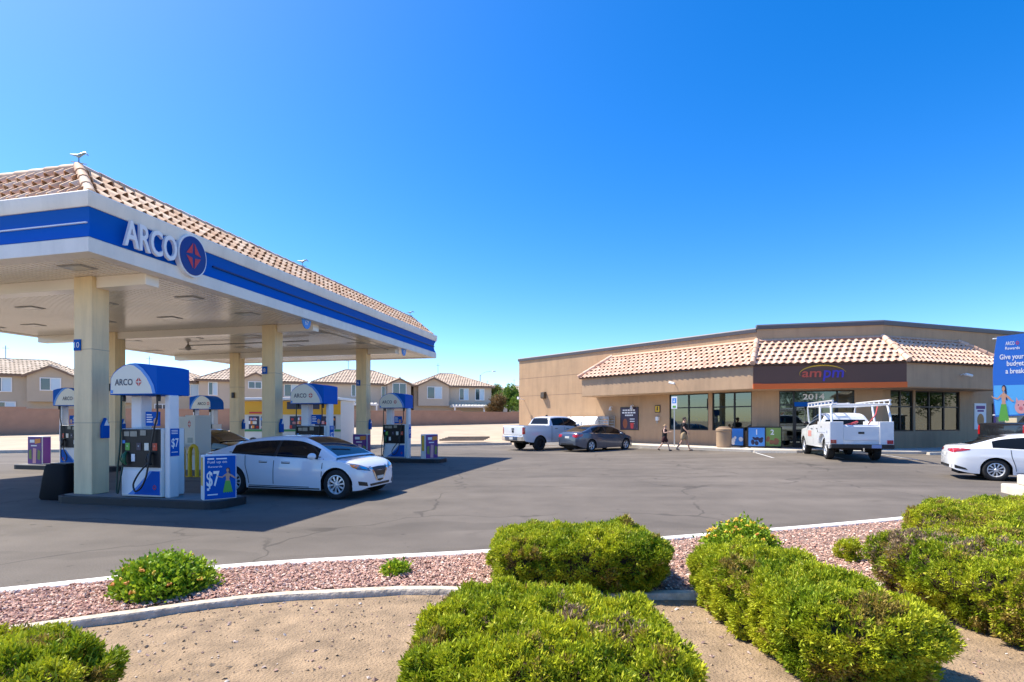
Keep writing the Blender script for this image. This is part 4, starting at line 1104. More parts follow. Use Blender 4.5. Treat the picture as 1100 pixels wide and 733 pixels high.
# trash can, window stickers, standing boards
p = wallpt(FL, 16.7, 1.22, .255); t = thing('litter_bin', 'round tan concrete litter bin on the sidewalk by the windows', 'litter bin', p, aL)
q = MB(); q.lathe([(.30,0),(.36,.03),(.36,.80),(.385,.82),(.385,.92),(.33,.96)], 24); q.build('drum', stucco('bin_tan', (.36,.25,.16)), t, smooth=40)
q = MB(); q.lathe([(.33,.961),(.25,1.03),(.12,1.05)], 24); q.build('lid', mat('bin_lid', (.20,.14,.1), .5), t, smooth=40)
for F, a, x, o, w, h, m, m2, txt, lab in ((FL,aL,17.0,.35,.7,1.0,M_lbl,M_txt,'','pale blue board standing behind the litter bin'), (FC,aC,-.12,.55,.86,1.05,M_lbl,M_txt,'1','blue picture board with a white 1 standing by the litter bin'), (FC,aC,.62,.42,.9,1.05,mat('board_green',(.22,.34,.08),.5),mat('board_brown',(.32,.12,.06),.5),'2','green picture board with a white 2 standing left of the door'), (FC,aC,4.95,.40,.8,1.05,mat('board_teal',(.10,.35,.25),.5),M_txt,'','green framed board standing right of the white work truck')):
    p = wallpt(F, x, o, .255); t = thing('picture_board', lab, 'board', p, a, 'boards leaning along the shop front')
    q = MB(); q.box(-w/2, w/2, -.03, .03, .03, h); b = q.build('frame', M_frm, t, bevel=.008)
    for sx in (-w/2+.1, w/2-.1):
        q = MB(); q.box(sx-.04, sx+.04, -.18, .18, 0, .03); q.build('foot', M_frm, t)
    q = MB(); q.box(-w/2+.06, w/2-.06, -.037, -.031, .09, h-.06); q.build('sheet', m, b)
    q = MB()
    for k in range(7): poly(q, ell(rnd.uniform(-.25,.25), rnd.uniform(.2,.5), rnd.uniform(.05,.12), rnd.uniform(.06,.15), 9, rot=rnd.random()), -.040-.0006*k)
    q.build('print', m2 if txt != '1' else M_navy, b, recalc=False)
    if txt:
        q = MB(); put_text(q, txt, 0, .78, .24, -.046, bold=.03); q.build('print', M_txt, b, recalc=False)
# accessible-parking post
t = thing('parking_sign', 'accessible parking sign on a thin steel post in front of the windows', 'sign post', (9.05-1.15, 26.0, .12), aL+R(8))
t.location = (8.63, 28.55, .255)
q = MB(); q.box(-.03,.03,-.012,.012,-.2,2.6); q.build('post', MATS['galv'], t)
q = MB(); q.box(-.16,.16,-.018,-.014,1.98,2.62); p_ = q.build('plate', M_txt, t)
q = MB(); q.box(-.11,.11,-.022,-.019,2.27,2.54); q.build('print', M_lbl, p_)
q = MB(); poly(q, ell(0,2.36,.05,.05,12), -.0245); q.box(-.012,.02,-.0245,-.023,2.38,2.5); q.build('print', M_txt, p_, recalc=False)
q = MB(); q.box(-.09,.09,-.022,-.019,2.03,2.14); q.build('print', M_grn, p_)
# wheel stops and stripes
for F, a, x, o, lab in ((FC,aC,.3,2.45,'concrete wheel stop in front of the picture boards'), (FC,aC,2.4,2.45,'concrete wheel stop under the front of the white work truck'), (FR,aR,.2,2.5,'concrete wheel stop right of the white work truck')):
    p = wallpt(F, x, o, .115); t = tag(MB().prism([(-.085,0),(.085,0),(.06,.12),(-.06,.12)], -.9, .9, 'x').build('wheel_stop', M_conc_l, bevel=.012), lab, 'wheel stop', 'wheel stops before the shop'); t.location = p; t.rotation_euler = (0,0,a)
M_line = mat('line_paint', (.55,.54,.52), .8, var=.3, scale=8.)
mb = MB()
for F, xs_, in ((FC, (-.55, 1.95, 4.45)), (FL, (4.2,6.9,9.6,12.3)), (FR, (2.2, 4.9, 7.6))):
    for x in xs_:
        n_ = 8
        for k in range(n_):
            P_ = [F @ Vector((x+dx, -1.8-4.2*(k+dk)/n_, 0)) for dx, dk in ((-.05,1),(.05,1),(.05,0),(-.05,0))]
            mb.add([(p.x, p.y, lot_z(p.x, p.y)+.012) for p in P_], [(0,1,2,3)])
tag(mb.build('parking_lines', M_line, recalc=False), kind='structure')
# ------------------------------------------------------------------ vehicles (x forward, y left, origin mid wheelbase on the ground)
M_tyre = mat('tyre', (.018,.018,.019), .85, bump=.15, bscale=80.)
M_rim = mat('rim_alloy', (.70,.71,.73), .3, .5)
M_rimd = mat('rim_dark', (.03,.03,.032), .4, .5)
M_well = mat('wheel_well', (.008,.008,.008), .9)
M_cglass = mat('car_glass', (.007,.009,.011), .05, spec=.3)
M_chr = mat('chrome', (.75,.75,.76), .12, 1.)
M_trim = mat('car_trim_black', (.012,.012,.013), .4)
M_seam = mat('panel_gap', (.03,.03,.03), .8)
M_hl = mat('headlight', (.55,.57,.60), .08, .3, coat=1.)
M_hl2 = mat('headlight_smoked', (.16,.17,.19), .1, .2, coat=1.)
M_tl = mat('taillight', (.42,.008,.01), .12, coat=1.)
M_amb = mat('amber', (.7,.22,.01), .2)
M_plate = mat('plate', (.62,.62,.60), .5)
def paint(name, c, rough=.28, metal=0.): return mat(name, c, rough, metal, coat=.8)
class Body:
    def __init__(s, sp_):
        s.__dict__.update(sp_)
        s.T, s.Sh, s.B, s.P, s.Rf = map(pchip, (s.top, s.sho, s.bot, s.plan, s.roof))
    def zb(s, x):
        b = s.B(x)
        for xw in s.axles:
            d = abs(x-xw)
            if d < s.Ra: b = max(b, s.r+math.sqrt(s.Ra**2-d*d))
        return b
    def prof(s, x, z):
        b0, sh = s.B(x), s.Sh(x); fa = (z-b0)/max(.01, sh-b0)
        k = 1-.10*max(0, .42-fa)**1.6-s.tum*max(0, fa-.55)**1.5
        if .60 < fa < .74: k += .006*math.sin((fa-.60)/.14*PI)
        return s.P(x)*k
    def section(s, x):
        zb, sh, tp = s.zb(x), s.Sh(x), s.T(x)
        zb = min(zb, sh-.05); out = []
        n = 11
        for j in range(n+1):
            z = zb+(sh-zb)*j/n; out.append((s.prof(x, z), z))
        yS = out[-1][0]
        for f, g in ((.965,.22),(.90,.50),(.78,.78),(.55,.93),(.28,.99),(0,1.)): out.append((yS*f, sh+(tp-sh)*g))
        return out
def make_car(t, sp_):
    b = Body(sp_); x0, x1 = b.plan[0][0], b.plan[-1][0]
    xs = [x0+(x1-x0)*i/60 for i in range(61)]+[x0+.02, x0+.05, x1-.02, x1-.05]
    for xw in b.axles: xs += [xw+b.Ra*math.cos(PI*k/14) for k in range(15)]+[xw+(b.Ra+.004), xw-(b.Ra+.004)]
    xs = sorted(x for x in xs if x0 <= x <= x1)
    xs = [x for i, x in enumerate(xs) if i == 0 or x-xs[i-1] > .003]
    Ssec = [b.section(x) for x in xs]; m = len(Ssec[0])
    vs = []; fs = []
    for x, sc in zip(xs, Ssec):
        vs += [(x, y, z) for y, z in sc]+[(x, -y, z) for y, z in sc[:-1][::-1]]
    w = 2*m-1
    for i in range(len(xs)-1):
        for j in range(w-1): fs.append((i*w+j, (i+1)*w+j, (i+1)*w+j+1, i*w+j+1))
    fs.append(tuple(range(w-1, -1, -1))); fs.append(tuple((len(xs)-1)*w+j for j in range(w)))
    body = MB(); body.add(vs, fs)
    bv = list(vs); bf = list(fs)
    o = body.build('body', b.m, t, smooth=32)
    # greenhouse
    gx0, gx1 = b.roof[0][0], b.roof[-1][0]
    zmax = max(p[1] for p in b.roof)
    cuts = [c for wn in b.wins for c in wn]+[b.rear[0], b.rear[1], b.shield[0], b.shield[1]]
    gx = sorted(set([gx0+(gx1-gx0)*i/44 for i in range(45)]+cuts))
    gx = [x for i, x in enumerate(gx) if i == 0 or x-gx[i-1] > .004 or x in cuts]
    rows = []
    for x in gx:
        sh = b.Sh(x)-.012; zr = max(b.Rf(x), sh+.004); hg = min(1, max(0, (zr-sh)/(zmax-sh)))
        yb = b.prof(x, b.Sh(x))*.985; ye = yb-(yb-b.wr)*hg; ze = max(sh+.002, zr-.075*hg)
        sec = []
        for f in (0, .07, .3, .55, .80, .93, 1.):
            sec.append((yb+(ye-yb)*f+.022*math.sin(PI*f)*hg, sh+(ze-sh)*f))
        sec += [(ye*.955, ze+(zr-ze)*.45), (ye*.86, ze+(zr-ze)*.80), (ye*.55, ze+(zr-ze)*.97), (0, zr+.006*hg)]
        rows.append(sec)
    m = len(rows[0]); w = 2*m-1
    V = []
    for x, sc in zip(gx, rows): V += [(x, y, z) for y, z in sc]+[(x, -y, z) for y, z in sc[:-1][::-1]]
    shell = []; gl = {}
    for i in range(len(gx)-1):
        xm = (gx[i]+gx[i+1])/2
        for j in range(w-1):
            jj = j if j < m-1 else w-2-j
            f = (i*w+j, (i+1)*w+j, (i+1)*w+j+1, i*w+j+1); key = None
            if 1 <= jj <= 4:
                for k, (a, c) in enumerate(b.wins):
                    if a <= xm <= c: key = ('side_window', k, j < m-1)
                if key is None and b.wins[0][0] <= xm <= b.wins[-1][1]: key = ('pillar', j < m-1)
            elif jj >= 8 or (jj == 7 and False):
                if b.shield[0] <= xm <= b.shield[1]: key = ('windscreen',)
                elif b.rear[0] <= xm <= b.rear[1]: key = ('rear_window',)
            if key: gl.setdefault(key, []).append(f)
            else: shell.append(f)
    sh_ = MB(); sh_.add(V, shell); sh_.v, sh_.f = compact(V, shell); sh_.m = [0]*len(sh_.f); sh_.a = [0]*len(sh_.f)
    sh_.build('roof', b.m, t, smooth=40)
    for key, ff in gl.items():
        q = MB(); q.v, q.f = compact(V, ff); q.m = [0]*len(q.f); q.a = [0]*len(q.f)
        q.build(key[0], M_trim if key[0] == 'pillar' else b.glass, t, smooth=60)
    n0 = len(bv); bv += V; bf += [tuple(i+n0 for i in f) for f in [*shell, *sum(gl.values(), [])]]
    bvh = BVHTree.FromPolygons(bv, bf)
    # wheel liners and floor
    q = MB()
    for xw in b.axles:
        for s in (-1, 1):
            n_ = 16; yo = b.P(xw)*.955*s; yi = s*(b.P(xw)-.42)
            pts = [(xw+(b.Ra+.003)*math.cos(PI*k/n_), b.r+(b.Ra+.003)*math.sin(PI*k/n_)) for k in range(n_+1)]
            q.add([(x, yo, z) for x, z in pts]+[(x, yi, z) for x, z in pts], [(k, k+1, n_+2+k, n_+1+k) for k in range(n_)])
            q.add([(x, yi, z) for x, z in pts]+[(xw-b.Ra, yi, b.r*.7), (xw+b.Ra, yi, b.r*.7)], [tuple(list(range(n_+1))+[n_+1, n_+2])])
    fl = b.B(0)
    q.box(x0+.25, x1-.3, -(b.P(0)-.43), b.P(0)-.43, fl-.03, fl+.3)
    q.box(b.axles[0]+b.Ra+.02, b.axles[1]-b.Ra-.02, -(b.P(0)-.08), b.P(0)-.08, fl+.005, fl+.12)
    q.build('underbody', M_well, t)
    # wheels
    for xw in b.axles:
        for s in (-1, 1):
            wheel(t, xw, s*(b.P(xw)-b.ww/2-b.inset), b.r, b.rr, b.ww, s, b.spokes, b.rimm)
    return b, bvh
def compact(V, F):
    mp = {}; out = []; ff = []
    for f in F:
        g_ = []
        for i in f:
            if i not in mp: mp[i] = len(out); out.append(V[i])
            g_.append(mp[i])
        ff.append(tuple(g_))
    return out, ff
WHEELS = {}
def wheel(t, x, y, r, rr, w, s, spokes, rimm):
    key = (r, rr, w, spokes, rimm.name)
    if key not in WHEELS:
        q = MB(); h = w/2
        q.lathe([(rr-.01,-h*.85),(rr+.01,-h),(r-.05,-h),(r-.015,-h*.88),(r,-h*.6),(r,h*.6),(r-.015,h*.88),(r-.05,h),(rr+.01,h),(rr-.01,h*.85)], 40, axis='y', cap=False)
        a = q.build('wheel', M_tyre, t, smooth=45)
        q = MB(); yo = h*.78
        q.lathe([(rr-.005,h*.9),(rr-.02,h*.93),(rr-.035,h*.7),(rr-.04,-h*.5)], 40, axis='y', cap=False)
        q.lathe([(.001,yo+.012),(.035,yo+.01),(.05,yo-.005),(.055,yo-.05)], 20, axis='y', cap=False)
        for k in range(spokes):
            an = 2*PI*k/spokes; c, sn = math.cos(an), math.sin(an)
            w0, w1 = (.028, .048) if spokes <= 6 else (.016, .030)
            P = []
            for (rad, hw, yy) in ((.04, w0, yo), (rr*.6, (w0+w1)/2*.9, yo-.004), (rr-.02, w1, yo-.012)):
                for dd, dy in ((-hw, -.012), (-hw*.6, 0), (hw*.6, 0), (hw, -.012)): P.append((rad*c-dd*sn, yy+dy, rad*sn+dd*c))
            q.add(P, [(i*4+j, (i+1)*4+j, (i+1)*4+j+1, i*4+j+1) for i in range(2) for j in range(3)])
        b_ = q.build('rim', rimm, a, smooth=40)
        q = MB(); q.lathe([(.001,h*.2),(rr-.03,h*.2)], 24, axis='y', cap=False); d = q.build('brake', M_rimd, a)
        q = MB()
        for k in range(5): q.lathe([(.001,yo+.0),(.009,yo-.002)], 6, (.07*math.cos(k*1.2566),.004,.07*math.sin(k*1.2566)), axis='y', cap=False)
        q.build('wheel_nuts', M_rimd, a)
        WHEELS[key] = a
    else:
        a = copy_tree(WHEELS[key], t)
    a.location = (x, y, r); a.rotation_euler = (0, rnd.uniform(0, 2), 0 if s > 0 else PI)
def cast(bvh, axis, u, v, off):
    """axis: 'F' front, 'R' rear -> (y,z); 'L','D' left/right side -> (x,z); 'U' up -> (x,y)"""
    o, d = {'F': ((6,u,v),(-1,0,0)), 'R': ((-6,u,v),(1,0,0)), 'L': ((u,4,v),(0,-1,0)), 'D': ((u,-4,v),(0,1,0)), 'U': ((u,v,5),(0,0,-1))}[axis]
    h = bvh.ray_cast(Vector(o), Vector(d))
    if h[0] is None: return None
    n = h[1]
    if n.dot(Vector(d)) > 0: n = -n
    return h[0]+(n*.5-Vector(d)*.5).normalized()*off
def patch(q, bvh, axis, cs, nu=6, nv=3, off=.006):
    """surface patch following the body; cs = four corners (or more: outline given as bottom list and top list)"""
    if len(cs) == 4: lo, hi = [cs[0], cs[1]], [cs[3], cs[2]]
    else: lo, hi = cs
    def at(L_, t):
        k = t*(len(L_)-1); i = min(int(k), len(L_)-2); f = k-i
        return L_[i][0]+(L_[i+1][0]-L_[i][0])*f, L_[i][1]+(L_[i+1][1]-L_[i][1])*f
    G_ = []
    for i in range(nu+1):
        a = at(lo, i/nu); b_ = at(hi, i/nu)
        for j in range(nv+1):
            p = cast(bvh, axis, a[0]+(b_[0]-a[0])*j/nv, a[1]+(b_[1]-a[1])*j/nv, off); G_.append(p)
    for i in range(nu):
        for j in range(nv):
            ids = (i*(nv+1)+j, (i+1)*(nv+1)+j, (i+1)*(nv+1)+j+1, i*(nv+1)+j+1); pp = [G_[k] for k in ids]
            if all(p is not None for p in pp): q.add([tuple(p) for p in pp], [(0,1,2,3)])
def line(q, bvh, axis, pts, w=.016, off=.003, sub=6):
    for (a, b_) in zip(pts[:-1], pts[1:]):
        d = Vector((b_[0]-a[0], b_[1]-a[1])).normalized(); n = Vector((-d.y, d.x))*w/2
        patch(q, bvh, axis, [(a[0]-n.x,a[1]-n.y),(b_[0]-n.x,b_[1]-n.y),(b_[0]+n.x,b_[1]+n.y),(a[0]+n.x,a[1]+n.y)], sub, 1, off)
def both(pts): return [(-a, b_) for a, b_ in pts]
def car_details(t, b, bvh, d):
    def put(nm, m, axis, cs, nu=8, nv=4, off=.006, mir=None, parent=None):
        q = MB(); patch(q, bvh, axis, cs, nu, nv, off)
        if q.f: return q.build(nm, m, parent or t, recalc=False, smooth=50)
    def sides(nm, m, cs, nu=8, nv=4, off=.006):
        for ax in 'LD': put(nm, m, ax, cs, nu, nv, off)
    def ends(nm, m, axis, cs, **k):
        put(nm, m, axis, cs, **k)
        put(nm, m, axis, [both(c) for c in cs] if len(cs) == 2 else both(cs), **k)
    q = MB()
    for ax in 'LD':
        for ln in d.get('seams', []): line(q, bvh, ax, ln)
    if q.f: q.build('door_seams', M_seam, t, recalc=False)
    for ax in 'LD':
        s = 1 if ax == 'L' else -1
        for (x, z) in d.get('handles', []):
            p = cast(bvh, ax, x, z, .0)
            if p is None: continue
            q = MB(); q.tube([(x-.10,p.y-s*.004,z),(x-.07,p.y+s*.03,z+.005),(x+.07,p.y+s*.03,z+.008),(x+.10,p.y-s*.004,z+.005)], .014, 6); q.build('door_handle', d.get('handle_m', b.m), t, smooth=60)
            q = MB(); patch(q, bvh, ax, [(x-.11,z-.03),(x+.11,z-.03),(x+.11,z+.02),(x-.11,z+.02)], 3, 2, .003)  # surface patch; in black trim it paints the shade behind body-coloured handles
            if q.f: q.build('handle_recess', M_trim if 'mirror' in d and d.get('handle_m') is None else b.m, t, recalc=False)
        if 'mirror' in d:
            x, z = d['mirror']; p = cast(bvh, ax, x, z-.08, 0)
            if p is not None:
                q = MB(); q.sphere((x-.02, p.y+s*.13, z), .12, 14, 10, (.62,1.0,.62)); q.build('side_mirror', d.get('mirror_m', b.m), t, smooth=60)
                q = MB(); q.tube([(x, p.y-s*.05, z-.06), (x, p.y+s*.1, z-.03)], .025, 6); q.build('mirror_stem', M_trim, t)
    for (nm, m, ax, cs, kw) in d.get('patches', []):
        if ax == 'S': sides(nm, m, cs, **kw)
        elif ax in ('FF', 'RR'): ends(nm, m, ax[0], cs, **kw)
        else: put(nm, m, ax, cs, **kw)

def sedan_spec(**k):
    d = dict(axles=(-1.35,1.35), Ra=.375, r=.325, rr=.215, ww=.205, inset=.012, spokes=10, rimm=M_rim, wr=.575, tum=.11, glass=M_cglass,
        top=[(-2.40,.80),(-2.37,.93),(-2.28,1.045),(-1.9,1.085),(-1.3,1.08),(0,1.0),(.95,.985),(1.35,.935),(1.75,.865),(2.05,.76),(2.20,.66),(2.27,.54)],
        sho=[(-2.40,.74),(-2.33,.88),(-2.2,.97),(-1.4,1.0),(-.8,.97),(0,.935),(1.0,.90),(1.45,.86),(1.9,.755),(2.15,.63),(2.27,.50)],
        bot=[(-2.40,.36),(-2.2,.27),(-1.8,.20),(1.75,.19),(2.1,.20),(2.27,.25)],
        plan=[(-2.40,.60),(-2.37,.70),(-2.28,.78),(-2.0,.855),(-1.3,.895),(0,.905),(1.3,.895),(1.75,.865),(2.0,.79),(2.15,.69),(2.23,.57),(2.27,.44)],
        roof=[(-2.0,1.075),(-1.6,1.22),(-1.15,1.38),(-.6,1.465),(-.1,1.485),(.25,1.465),(.62,1.35),(1.0,1.16),(1.33,.96)],
        rear=(-1.9,-1.02), shield=(.36,1.27), wins=[(-1.42,-.27),(-.19,.88)], m=None)
    d.update(k)
    zf = d.pop('low', 1.)
    if zf != 1.:
        for key in ('top', 'sho', 'roof'): d[key] = [(x, z if z < .5 else .5+(z-.5)*zf) for x, z in d[key]]
    nf = d.pop('nose', 1.)
    if nf != 1.:
        for key in ('top', 'sho', 'bot', 'plan'): d[key] = [(x if x < 1.5 else 1.5+(x-1.5)*nf, z) for x, z in d[key]]
    return d
# white compact sedan under the canopy
t = thing('parked_car', 'white compact sedan stopped between the pump islands, nose in the sun', 'car', (0,0,0), 0)
b, bvh = make_car(t, sedan_spec(m=paint('paint_white', (.76,.77,.80), .2), nose=.58, low=.89))
front_parts = [
    ('headlight', M_hl2, 'FF', [[(.40,.595),(.62,.63),(.80,.69)], [(.44,.675),(.64,.75),(.83,.80)]], dict(nu=10, nv=4)),
    ('headlight_lens', M_chr, 'FF', [[(.50,.635),(.66,.665)], [(.52,.69),(.68,.725)]], dict(nu=4, nv=3, off=.011)),
    ('grille', M_trim, 'F', [[(-.30,.62),(-.12,.36),(0,.34),(.12,.36),(.30,.62)], [(-.34,.665),(-.15,.675),(0,.68),(.15,.675),(.34,.665)]], dict(nu=16, nv=6)),
    ('grille_trim', M_chr, 'FF', [[(.11,.36),(.29,.62),(.33,.665)], [(.16,.365),(.345,.62),(.385,.66)]], dict(nu=8, nv=2, off=.012)),
    ('lower_intake', M_trim, 'F', [(-.40,.235),(.40,.235),(.44,.315),(-.44,.315)], dict(nu=10, nv=3)),
    ('fog_recess', M_trim, 'FF', [[(.52,.27),(.74,.31)], [(.56,.36),(.76,.40)]], dict(nu=4, nv=3)),
    ('number_plate', M_plate, 'F', [(-.15,.40),(.15,.40),(.15,.47),(-.15,.47)], dict(nu=2, nv=2, off=.02))]
rear_parts = [
    ('taillight', M_tl, 'RR', [[(.42,.80),(.60,.77),(.76,.76)], [(.40,.92),(.60,.93),(.78,.93)]], dict(nu=8, nv=4)),
    ('number_plate', M_plate, 'R', [(-.16,.72),(.16,.72),(.16,.83),(-.16,.83)], dict(nu=2, nv=2)),
    ('lower_trim', M_trim, 'R', [(-.5,.34),(.5,.34),(.45,.44),(-.45,.44)], dict(nu=8, nv=3))]
sed = dict(seams=[[(-.23,.92),(-.24,.30)], [(1.02,.88),(.99,.30)], [(-1.02,.96),(-1.0,.72),(-.92,.45),(-.90,.30)], [(-.9,.255),(1.0,.255)]], handles=[(-.52,.80),(.56-1.0+.52,.79)], mirror=(.86,.94))
car_details(t, b, bvh, dict(sed, patches=front_parts+rear_parts+[
    ('taillight', M_tl, 'S', [[(-2.34,.78),(-2.05,.82)], [(-2.34,.93),(-2.0,.95)]], dict(nu=6, nv=3)),
    ('headlight', M_hl2, 'S', [[(1.80,.655),(1.97,.61)], [(1.66,.765),(1.93,.70)]], dict(nu=6, nv=3)),
    ('turn_lamp', M_amb, 'S', [[(1.72,.70),(1.80,.665)], [(1.67,.755),(1.78,.735)]], dict(nu=2, nv=2, off=.011)),
    ('window_trim', M_trim, 'S', [[(-1.5,.985),(-.5,.955),(.95,.905)], [(-1.5,1.0),(-.5,.972),(.95,.922)]], dict(nu=16, nv=1, off=.008)),
    ('sill', M_trim, 'S', [(-.92,.205),(.95,.205),(.95,.235),(-.92,.235)], dict(nu=8, nv=1, off=.004)),
    ('wiper', M_trim, 'U', [(.98,-.5),(1.03,-.5),(1.12,.1),(1.08,.1)], dict(nu=6, nv=1, off=.012))]))
hd = R(-15.3); K = .93; t.scale = (K, K, K)
fr_ = Vector((-3.56,10.86))   # front right wheel on the ground
c, s = math.cos(hd), math.sin(hd)
t.location = (fr_.x-K*(1.35*c+.87*s), fr_.y-K*(1.35*s-.87*c), 0); t.rotation_euler = (0,0,hd)

# dark sedan parked at the store
t = thing('parked_car', 'dark grey blue sedan parked nose to the store wall', 'car', (4.62,28.95,lot_z(4.6,28.9)), R(38))
t.scale = (.95,.95,.95)
b, bvh = make_car(t, sedan_spec(m=paint('paint_slate', (.075,.10,.15), .22, .4), spokes=5, axles=(-1.40,1.40),
    roof=[(-1.95,1.07),(-1.5,1.22),(-1.1,1.36),(-.6,1.44),(-.1,1.46),(.3,1.435),(.7,1.30),(1.05,1.14),(1.40,.95)], wins=[(-1.3,-.3),(-.2,.9)]))
car_details(t, b, bvh, dict(sed, patches=front_parts+rear_parts+[('taillight', M_tl, 'S', [[(-2.36,.80),(-2.08,.84)], [(-2.34,.93),(-2.0,.95)]], dict(nu=6, nv=3)),
    ('window_trim', M_chr, 'S', [[(-1.5,.985),(-.5,.955),(.95,.905)], [(-1.5,1.003),(-.5,.974),(.95,.924)]], dict(nu=16, nv=1, off=.008))]))
# white sedan at the right edge
t = thing('parked_car', 'white sedan cut off by the right edge of the photo, slim red taillights', 'car', (0,0,0), 0)
b, bvh = make_car(t, sedan_spec(m=paint('paint_white2', (.76,.77,.79), .24), spokes=10, low=.93,
    top=[(-2.40,.80),(-2.38,.93),(-2.30,1.07),(-1.9,1.10),(-1.3,1.08),(0,1.0),(.95,.985),(1.35,.935),(1.75,.865),(2.05,.76),(2.20,.66),(2.27,.54)]))
car_details(t, b, bvh, dict(sed, patches=front_parts+[
    ('taillight', M_tl, 'RR', [[(.30,.87),(.55,.85),(.76,.82)], [(.28,.925),(.55,.945),(.78,.95)]], dict(nu=8, nv=3)),
    ('taillight', M_tl, 'S', [[(-2.35,.83),(-2.15,.86),(-1.95,.91)], [(-2.35,.955),(-2.15,.96),(-1.93,.935)]], dict(nu=8, nv=3)),
    ('number_plate', M_plate, 'R', [(-.16,.70),(.16,.70),(.16,.81),(-.16,.81)], dict(nu=2, nv=2)),
    ('lower_trim', M_trim, 'R', [(-.55,.33),(.55,.33),(.6,.45),(-.6,.45)], dict(nu=8, nv=3)),
    ('lower_trim', M_trim, 'S', [[(-2.36,.36),(-2.0,.30)], [(-2.36,.47),(-2.05,.36)]], dict(nu=4, nv=2))]))
hd = R(-29); K = .89; t.scale = (K, K, K)
c, s = math.cos(hd), math.sin(hd)
rw = Vector((12.80,14.2)); t.location = (rw.x-K*(-1.35*c+.87*s), rw.y-K*(-1.35*s-.87*c), 0); t.rotation_euler = (0,0,hd)
# black car under the canopy
p = sp(-6.2, 9.2)
t = thing('parked_car', 'black low sedan in the rear lane behind the kiosk', 'car', p, SA)
t.scale = (.93,.93,.93)
b, bvh = make_car(t, sedan_spec(m=paint('paint_black', (.010,.010,.012), .18), roof=[(-2.0,1.03),(-1.6,1.15),(-1.15,1.31),(-.6,1.40),(-.1,1.41),(.25,1.39),(.62,1.28),(1.0,1.10),(1.33,.96)], spokes=5))
car_details(t, b, bvh, dict(sed, patches=front_parts+rear_parts))

# ---- pickups
def pickup_spec(**k):
    d = dict(axles=(-1.80,1.80), Ra=.46, r=.40, rr=.25, ww=.27, inset=.02, spokes=6, rimm=M_rimd, wr=.70, tum=.05, glass=M_cglass,
        top=[(-2.98,1.30),(-2.95,1.38),(-2.8,1.395),(-.5,1.395),(.9,1.37),(1.2,1.31),(1.7,1.27),(2.4,1.20),(2.62,1.10),(2.72,.95)],
        sho=[(-2.98,1.28),(-2.95,1.36),(-2.8,1.375),(-.5,1.37),(.9,1.30),(1.3,1.24),(1.8,1.20),(2.4,1.12),(2.62,1.02),(2.72,.85)],
        bot=[(-2.98,.60),(-2.8,.52),(-2.3,.46),(2.3,.44),(2.6,.42),(2.72,.45)],
        plan=[(-2.98,.90),(-2.95,.965),(-2.8,.995),(-1,1.0),(1.8,1.0),(2.3,.98),(2.55,.90),(2.66,.80),(2.72,.70)],
        roof=[(-1.12,1.40),(-1.05,1.55),(-.95,1.80),(-.75,1.90),(-.1,1.94),(.45,1.92),(.75,1.82),(1.1,1.58),(1.42,1.33)],
        rear=(-1.09,-.93), shield=(.60,1.36), wins=[(-.86,-.02),(.06,1.02)], m=None)
    d.update(k); return d
pk = dict(seams=[[(.02,1.33),(.02,.55)], [(1.12,1.28),(1.10,.55)], [(-.90,1.35),(-.90,.55)], [(-.98,1.37),(-.98,.5)]], handles=[(-.62,1.22),(.25,1.21)], mirror=(.98,1.45))
pk_parts = [('taillight', M_tl, 'RR', [(.86,.92),(.95,.92),(.955,1.30),(.86,1.30)], dict(nu=3, nv=6, off=.01)),
    ('taillight', M_tl, 'S', [(-2.965,.92),(-2.88,.92),(-2.86,1.30),(-2.965,1.30)], dict(nu=3, nv=6, off=.008)),
    ('tailgate_seam', M_seam, 'R', [(-.84,.86),(.84,.86),(.84,.875),(-.84,.875)], dict(nu=6, nv=1)),
    ('tailgate_handle', M_trim, 'R', [(-.12,1.16),(.12,1.16),(.12,1.24),(-.12,1.24)], dict(nu=2, nv=2)),
    ('headlight', M_hl, 'FF', [(.55,.95),(.85,.98),(.85,1.06),(.55,1.06)], dict(nu=5, nv=3)),
    ('grille', M_trim, 'F', [(-.55,.72),(.55,.72),(.55,1.0),(-.55,1.0)], dict(nu=6, nv=4)),
    ('bed_cover', M_trim, 'U', [(-2.86,-.86),(-1.2,-.86),(-1.2,.86),(-2.86,.86)], dict(nu=8, nv=6, off=.004))]
def bumper(t, w, x, m=M_chr, z0=.55, z1=.80):
    q = MB(); pts = [(x+.12,-w),(x-.08,-w*.96),(x-.13,-w*.6),(x-.13,w*.6),(x-.08,w*.96),(x+.12,w)]
    q.prism(pts, z0, z1, 'z'); q.build('rear_bumper', m, t, bevel=.02)
    q = MB(); q.box(x-.137, x-.131, -.16, .16, z0+.07, z1-.05); q.build('number_plate', M_plate, t)
# silver pickup
t = thing('pickup_truck', 'silver white crew cab pickup parked beside the dark sedan', 'pickup', (2.33,30.5,0), R(37))
t.scale = (.96,.96,.96)
b, bvh = make_car(t, pickup_spec(m=paint('paint_silver', (.66,.68,.72), .25, .1)))
car_details(t, b, bvh, dict(pk, handle_m=M_trim, patches=pk_parts+[('emblem', M_trim, 'R', [(-.08,1.0),(.08,1.0),(.09,1.13),(-.09,1.13)], dict(nu=2, nv=2, off=.012))]))
bumper(t, .97, -2.98)
q = MB(); q.sphere((-.5,0,1.95), .07, 10, 6, (1.4,.4,.8)); q.build('roof_antenna', M_trim, t, smooth=50)
# black pickup at the right edge
t = thing('pickup_truck', 'black pickup mostly hidden behind the white sedan at right', 'pickup', (22.6,21.9,.12), R(6))
b, bvh = make_car(t, pickup_spec(m=paint('paint_black2', (.014,.015,.018), .2)))
car_details(t, b, bvh, dict(pk, patches=pk_parts)); bumper(t, .97, -2.98, M_trim)

